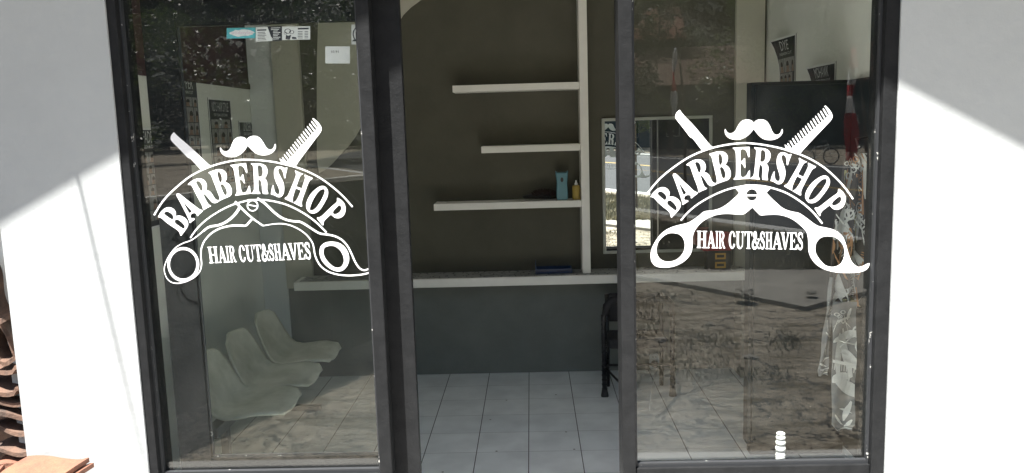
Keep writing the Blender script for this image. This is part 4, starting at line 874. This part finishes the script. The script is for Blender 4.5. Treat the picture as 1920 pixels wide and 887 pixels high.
q.add([P(.48 + .42 * math.cos(j * 6.283 / n_), .48 + .44 * math.sin(j * 6.283 / n_), .0005) for j in range(n_)] + [P(.48 + .36 * math.cos(j * 6.283 / n_), .48 + .38 * math.sin(j * 6.283 / n_), .0005) for j in range(n_)], [(j, (j + 1) % n_, n_ + (j + 1) % n_, n_ + j) for j in range(n_)])
q.add([P(.02, .84, .0008), P(.1, .76, .0008), P(.98, .72, .0008), P(.9, .86, .0008)], [(0, 1, 2, 3)]); q.build('emblem', M['ink'], t0)
text('lettering', 'P', lambda x, y: P(.38 + x, .66 - y, .001), .48, .3, M['ink'], t0)
t0, P = card('paper_note', 'small torn white paper note taped to the door glass', 'note', 610, 87, 656, 119, M['paper'])
text('handwriting', '10.91', lambda x, y: P(.24 + x, .38 - y, .001), .14, .3, M['ink'], t0)
print('interior ok')
# unseen pale board under the gable overhang, added to bounce light indoors
q = MB()
for (xa_, xb_) in ((AX - 3.55, AX), (AX, AX + 3.55)):
    za_ = AZ + (ml if xa_ < AX else mr_) * (xa_ - AX); zb_ = AZ + (mr_ if xb_ > AX else ml) * (xb_ - AX)
    q.prism([(xa_, za_ - .016), (xb_, zb_ - .016), (xb_, zb_ - .004), (xa_, za_ - .004)], 'y', -OV + .01, -.002)
q.build('bounce_soffit', M['ceil'], bld)
# ------------------------------------------------------------------ clay roof tiles stacked at the left end of the wall
def tile_mesh(mt, name, seed, amp=.015):
    rnd = random.Random(seed); q = MB(); W_, L_ = .27, .40
    def prof(u): return amp * math.sin(u * 2 * math.pi) + (.9 * amp if u > .93 else 0)
    n_, k_ = 18, 6; vs = []
    for sgn in (0, 1):
        for j in range(k_ + 1):
            for i in range(n_ + 1):
                u, v = i / n_, j / k_; vs.append(((u - .5) * W_, (v - .5) * L_, prof(u) - .018 * sgn + .004 * math.sin(v * 5 + seed)))
    o_ = (n_ + 1) * (k_ + 1); idx = lambda i, j, s_: s_ * o_ + j * (n_ + 1) + i
    fs = []
    for j in range(k_):
        for i in range(n_): fs.append((idx(i, j, 0), idx(i + 1, j, 0), idx(i + 1, j + 1, 0), idx(i, j + 1, 0))); fs.append((idx(i, j + 1, 1), idx(i + 1, j + 1, 1), idx(i + 1, j, 1), idx(i, j, 1)))
    for i in range(n_): fs.append((idx(i, 0, 1), idx(i + 1, 0, 1), idx(i + 1, 0, 0), idx(i, 0, 0))); fs.append((idx(i, k_, 0), idx(i + 1, k_, 0), idx(i + 1, k_, 1), idx(i, k_, 1)))
    for j in range(k_): fs.append((idx(0, j, 0), idx(0, j + 1, 0), idx(0, j + 1, 1), idx(0, j, 1))); fs.append((idx(n_, j, 1), idx(n_, j + 1, 1), idx(n_, j + 1, 0), idx(n_, j, 0)))
    q.add(vs, fs); return q.build(name, mt)
protos = [tile_mesh(M['terra'], 'clay_tile', 1), tile_mesh(M['terra2'], 'clay_tile', 2), tile_mesh(M['terra'], 'clay_tile', 3, .005)]
used = [False] * 3
def put_tile(k, loc, rot, label):
    if not used[k]: o = protos[k]; used[k] = True
    else: o = protos[k].copy(); C.objects.link(o)
    o.location = loc; o.rotation_euler = rot; tag(o, label, 'clay tile', 'clay roof tiles stacked by the wall')
rnd = random.Random(21)
ft = at(98, 862, -.03); top_z = ft.z + .012
n_ = int((top_z - GZ) / .021)
for i in range(n_):
    z_ = top_z - i * .021 - .01
    last = i == 0
    put_tile(2, (ft.x + rnd.uniform(-.012, .012), -.225 + rnd.uniform(-.01, .01), z_), (R(rnd.uniform(-1.5, 1.5)), R(rnd.uniform(-1.5, 1.5)), R(-7 + rnd.uniform(-3, 3))),
             'topmost orange clay tile of the stack in front of the white wall' if last else 'clay tile inside the stack in front of the white wall')
ft2 = at(8, 880, -.10)
for i in range(int((ft2.z + .02 - GZ) / .034)):
    put_tile(0 if i % 2 == 0 else 1, (ft2.x - .08 + rnd.uniform(-.02, .02), -.33 + rnd.uniform(-.015, .015), ft2.z - .005 - i * .034), (R(rnd.uniform(-3, 3)), R(rnd.uniform(-3, 3)), R(12 + rnd.uniform(-5, 5))),
             'topmost orange clay tile of the leftmost front stack' if i == 0 else 'clay tile inside the leftmost front stack')
lx = WX0 - .10; zt_ = at(20, 690, .1).z
lay = int((zt_ - GZ) / .066)
for i in range(lay):
    put_tile(1 if (i < 5 or i % 3) else 0, (lx + rnd.uniform(-.03, .02), .26 + rnd.uniform(-.02, .02), zt_ - i * .066), (R(rnd.uniform(-5, 5)), R(rnd.uniform(-9, 6)), R(rnd.uniform(-16, 16))), 'weathered clay tile in the tall stack beside the wall end')
for i, (dx, dz, ry, k) in enumerate([(.0, .12, 62, 1), (-.06, .16, 70, 1), (-.03, .34, 74, 1)]):
    put_tile(k, (lx + dx + .02, .27 - .05 * i, zt_ + dz), (R(8), R(ry), R(15)), ['weathered tile leaning on edge on top of the tall stack', 'brown weathered tile propped behind the leaning tile', 'dark tile standing highest on the tall stack'][i])
bw_ = MB(); bw_.box(WX0 - 2.2, WX0 - .02, .62, .74, GZ - .1, 3.2); tag(bw_.build('brick_wall', M['terra2']), 'dark weathered brick wall behind the stacked roof tiles', 'wall')
# service cable whose shadow crosses the left wall
A_ = at(150, 348, 0) - ldir * 2.05; B_ = at(262, 830, 0) - ldir * 3.4
q = MB(); d_ = (B_ - A_); pts = [A_ - d_ * .15, A_, A_ + d_ * .5 + Vector((0, 0, -.01)), B_, B_ + d_ * 1.5 + Vector((0, 0, .4)), B_ + d_ * 5 + Vector((0, 0, 2.2))]
q.tube(pts, .006, 8); tag(q.build('service_cable', M['rubber']), 'thin black service cable running from the gable to the street', 'cable')
# ------------------------------------------------------------------ board fence to the left of the yard (mirrored in the left pane)
f0_, f1_ = Vector((-3.6, -.55)), Vector((-1.20, -5.08))
fd = (f1_ - f0_).normalized(); fnn = Vector((fd.y, -fd.x)) 
if fnn.x > 0: fnn = -fnn
fc = thing('board_fence', 'dark green board fence with pale top rail at the left of the yard', 'fence', (f0_.x, f0_.y, GZ))
FH = 1.44; LF = (f1_ - f0_).length
def fbox(s0, s1, d0, d1, z0, z1, name, mt):
    q = MB(); c_ = [f0_ + fd * s0 + fnn * d0, f0_ + fd * s1 + fnn * d0, f0_ + fd * s1 + fnn * d1, f0_ + fd * s0 + fnn * d1]
    q.prism([(p.x, p.y) for p in c_], 'z', z0, z1); return q.build(name, mt, fc)
q = MB()
s_ = 0
while s_ < LF - .12:
    c_ = [f0_ + fd * (s_ + .003), f0_ + fd * (s_ + .137), f0_ + fd * (s_ + .137) + fnn * .02, f0_ + fd * (s_ + .003) + fnn * .02]; q.prism([(p.x, p.y) for p in c_], 'z', GZ - .02, FH - .04 + .004 * math.sin(s_ * 40)); s_ += .14
q.build('board_panel', M['stall'], fc)
fbox(0, LF, -.02, .05, FH - .035, FH, 'top_rail', M['shelf'])
for s_ in (0.05, LF / 2, LF - .1): fbox(s_, s_ + .07, .022, .09, GZ, FH - .037, 'post', M['stall'])
# ------------------------------------------------------------------ banners, bicycle, branch, house and trees, all seen mirrored in the glass
def banner(name, label, px, y0, y1, d, segs, sway, wpx, lean=0):
    Yv = 2 * GLASS_Y + d
    t_ = refl(at(px, y0, Yv)); b_ = refl(at(px + lean, y1, Yv)); k_ = (d + 3) / F
    t0 = thing(name, label, 'banner', (b_.x + .12, b_.y, GZ), 'red and white street banners on poles')
    q = MB(); q.tube([(b_.x + .12, b_.y, GZ), (b_.x + .10, b_.y, b_.z), (t_.x + .04, t_.y, t_.z), (t_.x, t_.y, t_.z + .3), (t_.x - .12, t_.y, t_.z + .42)], [.022, .02, .014, .008, .005], 8); q.build('pole', M['bark'], t0, smooth=True)
    n_ = len(segs)
    for i, (c_, v0, v1) in enumerate(segs):
        q = MB()
        def fn(u, v, v0=v0, v1=v1):
            vv = v0 + (v1 - v0) * v; p = t_.lerp(b_, vv); w_ = wpx * k_ * (.25 + .75 * min(1, vv * 1.3))
            return (p.x - .02 - (u) * w_ + .02 * math.sin(vv * 11 + u * 3), p.y + .05 * math.sin(u * 7 + vv * 9) + .02, p.z)
        q.grid(fn, 8, 10); q.build('red_band' if c_ == 'r' else 'white_band', M['flagred'] if c_ == 'r' else M['flagwhite'], t0, smooth=True, solid=.002)
    return t0
banner('street_banner', 'red and white striped banner on a bamboo pole, nearer to the shop', 1604, 92, 300, 6.0, [('r', 0, .17), ('w', .17, .32), ('r', .32, .42), ('w', .42, .57), ('r', .57, 1)], .1, 24, 6)
banner('street_banner', 'smaller faded red and white banner farther away by the road', 1268, 90, 220, 9.0, [('w', 0, .35), ('r', .35, .62), ('w', .62, 1)], .1, 10, 3)
q = MB(); pts_ = [(1262, 706), (1275, 720), (1270, 740), (1288, 738), (1310, 728), (1332, 722), (1338, 716), (1322, 706), (1304, 712), (1300, 722)]
q.tube([rg(x, y, GZ + .012 + .01 * (i % 2)) for i, (x, y) in enumerate(pts_)], [.008 - .0004 * i for i in range(len(pts_))], 6)
q.tube([rg(1270, 738, GZ + .014), rg(1262, 752, GZ + .012), rg(1245, 772, GZ + .012), rg(1230, 782, GZ + .008)], [.007, .006, .005, .003], 6); tag(q.build('fallen_branch', M['bark'], smooth=True), 'thin crooked fallen branch lying on the cracked yard', 'branch')
for i, (x, y, s_) in enumerate([(1392, 552, .11), (1398, 555, .07), (1406, 672, .05), (1520, 551, .06), (1330, 610, .04), (1240, 640, .05)]):
    c_ = rg(x, y, GZ + .09 if y < 560 else GZ); q = MB(); rr = random.Random(i)
    q.lathe((c_.x, c_.y, c_.z), [(s_, .0), (s_ * 1.1, s_ * .3), (s_ * .7, s_ * .6), (s_ * .2, s_ * .66)], 7)
    for v_ in q.v: v_ += Vector((rr.uniform(-1, 1), rr.uniform(-1, 1), 0)) * s_ * .25
    tag(q.build('stone', M['slab']), ['pale stone on the concrete apron edge', 'smaller stone touching the pale stone', 'small stone in the middle of the yard', 'flat stone on the right of the apron', 'pebble by the apron corner', 'pebble among the weeds on the left'][i], 'stone')
def bicycle():
    c_ = rg(1535, 309); t0 = thing('bicycle', 'old pale framed bicycle parked across the road', 'bicycle', (c_.x, c_.y, GZ))
    for dx in (-.52, .52):
        q = MB(); r_ = .33; n_ = 24; q.tube([(c_.x + dx + r_ * math.cos(6.2832 * i / n_), c_.y, GZ + .35 + r_ * math.sin(6.2832 * i / n_)) for i in range(n_ + 1)], .02, 6, False)
        w_ = q.build('wheel', M['rubber'], t0, smooth=True); q = MB()
        q.tube([(c_.x + dx + .30 * math.cos(6.2832 * i / n_), c_.y, GZ + .35 + .30 * math.sin(6.2832 * i / n_)) for i in range(n_ + 1)], .012, 6, False)
        for i in range(10): q.tube([(c_.x + dx, c_.y, GZ + .35), (c_.x + dx + .3 * math.cos(.628 * i), c_.y, GZ + .35 + .3 * math.sin(.628 * i))], .004, 4)
        q.build('rim', M['shelf'], w_)
    P_ = lambda x, z_: (c_.x + x, c_.y, GZ + z_)
    q = MB()
    for a, b_ in ((P_(-.52, .35), P_(-.1, .3)), (P_(-.1, .3), P_(-.2, .82)), (P_(-.52, .35), P_(-.18, .75)), (P_(-.1, .3), P_(.36, .75)), (P_(-.18, .75), P_(.36, .82)), (P_(.52, .35), P_(.36, .95))): q.tube([a, b_], .017, 8)
    q.build('frame', M['shelf'], t0); q = MB(); q.tube([P_(.36, .95), P_(.3, 1.0), (c_.x + .2, c_.y + .25, GZ + 1.0)], .013, 8); q.tube([P_(.3, 1.0), (c_.x + .2, c_.y - .25, GZ + 1.0)], .013, 8); q.build('handlebar', M['steel'], t0)
    q = MB(); q.box(c_.x - .34, c_.x - .08, c_.y - .07, c_.y + .07, GZ + .84, GZ + .89); q.build('saddle', M['blackmat'], t0, bevel=.02)
bicycle()
def house(name, label, x, y, W_, D_, hw, hr, wallm, roofm, wins, door):
    t0 = thing(name, label, 'house', (x, y, GZ))
    MB().box(x - W_ / 2, x + W_ / 2, y - D_, y, GZ, hw).build('wall', wallm, t0)
    q = MB(); q.prism([(y + .9, hw - .25), (y - D_ / 2, hr), (y - D_ - .9, hw - .25), (y - D_ - .9, hw - .12), (y - D_ / 2, hr + .15), (y + .9, hw - .12)], 'x', x - W_ / 2 - .6, x + W_ / 2 + .6); q.build('roof', roofm, t0)
    for wx in wins:
        q = MB(); q.box(x + wx - .5, x + wx + .5, y + .002, y + .05, GZ + .9, GZ + 2.1); f_ = q.build('window', M['shelf'], t0)
        q = MB(); q.box(x + wx - .43, x + wx - .03, y + .052, y + .06, GZ + .97, GZ + 2.03); q.box(x + wx + .03, x + wx + .43, y + .052, y + .06, GZ + .97, GZ + 2.03); q.build('pane', M['black'], f_)
    q = MB(); q.box(x + door - .45, x + door + .45, y + .002, y + .05, GZ, GZ + 2.1); q.build('door', M['cabinet'], t0)
M['bluewall'] = mat('teal_shop_wall', (0.022, 0.045, 0.055), 0.8, noise=0.3, nscale=1)

house('roadside_house', 'low teal house with a tiled roof straight across the road', 18.5, -57.0, 27, 10, 4.6, 7.5, M['bluewall'], M['terra2'], (-11, -8, -3, 5, 9), 1.2)
house('roadside_house', 'pale house with a red brick coloured roof behind the trees', 9.0, -74.0, 10, 9, 9.5, 14.5, M['bluewall'], M['terra'], (-2.5, 2.5), 0)
# trees
def leafcloud(q, clumps, n, size, rnd):
    for c_, r_ in clumps:
        for i in range(int(n)):
            while True:
                d_ = Vector((rnd.uniform(-1, 1), rnd.uniform(-1, 1), rnd.uniform(-1, 1)))
                if d_.length <= 1: break
            d_ = d_.normalized() * (d_.length ** .5); p = c_ + Vector((d_.x * r_, d_.y * r_, d_.z * r_ * .8))
            a = Vector((rnd.gauss(0, 1), rnd.gauss(0, 1), rnd.gauss(0, .6))).normalized(); b_ = a.cross(Vector((rnd.gauss(0, 1), rnd.gauss(0, 1), rnd.gauss(0, 1)))).normalized()
            s_ = size * rnd.uniform(.6, 1.3); q.add([p, p + a * s_ * .5 + b_ * s_ * .28, p + a * s_, p + a * s_ * .5 - b_ * s_ * .28], [(0, 1, 2, 3)])
def tree(name, label, x, y, h, rad, mt, seed, nclump=26, n=300, size=.16, low=.25):
    rnd = random.Random(seed); t0 = thing(name, label, 'tree', (x, y, GZ), 'trees across the road')
    clumps = []
    q = MB(); tp = Vector((x + rnd.uniform(-.4, .4), y, GZ + h * .6)); q.tube([(x, y, GZ), (x + .1, y, GZ + h * .25), tp, tp + Vector((.2, 0, h * .3))], [.24, .19, .12, .03], 10)
    for i in range(nclump):
        a = rnd.uniform(0, 6.283); zz = rnd.uniform(low, 1.0); rr = rad * math.sqrt(max(.05, 1 - ((zz - .55) / .55) ** 2)) * rnd.uniform(.35, 1)
        c_ = Vector((x + rr * math.cos(a), y + rr * math.sin(a), GZ + h * zz)); clumps.append((c_, rnd.uniform(.55, 1.0) * rad * .38))
        if i < 10: q.tube([tp + Vector((0, 0, -h * .2 * rnd.random())), tp.lerp(c_, .5) + Vector((0, 0, .1)), c_], [.07, .045, .015], 6)
    q.build('trunk', M['bark'], t0, smooth=True); q = MB(); leafcloud(q, clumps, n, size, rnd); q.build('crown', mt, t0)
specs = [(-52, -52, 15, 7, 'leaf', 'broad dark tree at the far left across the road'), (-31, -54, 14, 6.2, 'leaf2', 'lighter tree above the left board fence'), (-16, -53, 17, 7, 'leaf', 'dark tree across the road left of the doorway line'),
         (4.0, -55, 15, 5.0, 'leaf', 'dark tree before the brick roofed house'), (17.5, -58.5, 17, 6.0, 'leaf2', 'tall light green tree rising behind the teal house'), (28, -60, 16, 6.5, 'leaf', 'dark tree at the right end of the teal house'), (41, -56, 18, 8, 'leaf2', 'tall light tree farthest right across the road'),
         (9.6, -53, 3.6, 2.0, 'leaf2', 'low round light green bush by the roadside'), (56, -62, 17, 8, 'leaf', 'dark tree beyond the farthest light tree'), (-6, -57, 16, 6, 'leaf', 'dark tree standing straight across the doorway'), (10.5, -64, 12, 3.6, 'leaf', 'dark slim tree before the red roof')]
for i, (x, y, h_, r_, mm, lb) in enumerate(specs):
    tree('broadleaf_tree' if h_ > 4 else 'roadside_bush', lb, x, y, h_, r_, M[mm], 40 + i, nclump=34 if h_ > 4 else 10, n=420, size=.28 if h_ > 4 else .14, low=.12 if h_ > 4 else .3)
q = MB(); rnd = random.Random(99); cl = [(Vector((rnd.uniform(-150, 150), rnd.uniform(-118, -92), rnd.uniform(.5, 25))), rnd.uniform(4.5, 8)) for i in range(330)]
leafcloud(q, cl, 150, 1.7, rnd); tag(q.build('woodland', M['farleaf']), 'dense dark wood closing the view beyond the houses', 'wood', kind='stuff')
q = MB(); q.grid(lambda u, v: (-500 + 1000 * u, -150 - 250 * v, GZ - 1 + (75 + 9 * math.sin(u * 17) + 5 * math.sin(u * 41 + 1)) * math.sin(min(1, v * 1.2) * math.pi / 2)), 60, 12); tag(q.build('sky_blocking_hill', M['farleaf'], smooth=True), kind='structure')  # unseen ridge added to keep bright sky out of the glass reflections

tag(MB().box(-4.2, 4.2, -1.55, -.26, GZ - .02, GZ + .02).build('bounce_slab', mat('bounce_cement', (0.60, 0.585, 0.55), 0.9, noise=0.15, nscale=2, bump=0.2)), kind='structure')  # unseen pale slab added before the door to bounce sunlight into the room

# loose stones, leaf litter and crumbs on the yard
q = MB(); rnd = random.Random(77)
for i in range(9000):
    p = rg(rnd.uniform(250, 1750), rnd.uniform(540, 886)); r_ = rnd.uniform(.003, .013); a = rnd.uniform(0, 6.28)
    if p.y > -1.6: continue
    c_ = [(p.x + r_ * math.cos(a + k * 2.1 + rnd.uniform(-.4, .4)), p.y + r_ * math.sin(a + k * 2.1), GZ + .001) for k in range(3)] + [(p.x, p.y, GZ + r_ * rnd.uniform(.4, 1.1))]
    q.cur = 0 if rnd.random() < .5 else 1; q.add(c_, [(0, 1, 3), (1, 2, 3), (2, 0, 3)])
tag(q.build('gravel', [M['slab'], M['bark']]), 'small stones and dry litter scattered over the yard', 'gravel', kind='stuff')

MB().box(XR - .02, XR - .004, .17, kY - .02, .06, kz).build('side_panel', M['cabinet'], cb)
q = MB(); q.box(ML1 + .004, MR0 - .004, .09, .094, .0065, .014); q.box(ML1 + .004, MR0 - .004, .12, .124, .0065, .014); q.build('floor_track', M['steel'], fr)
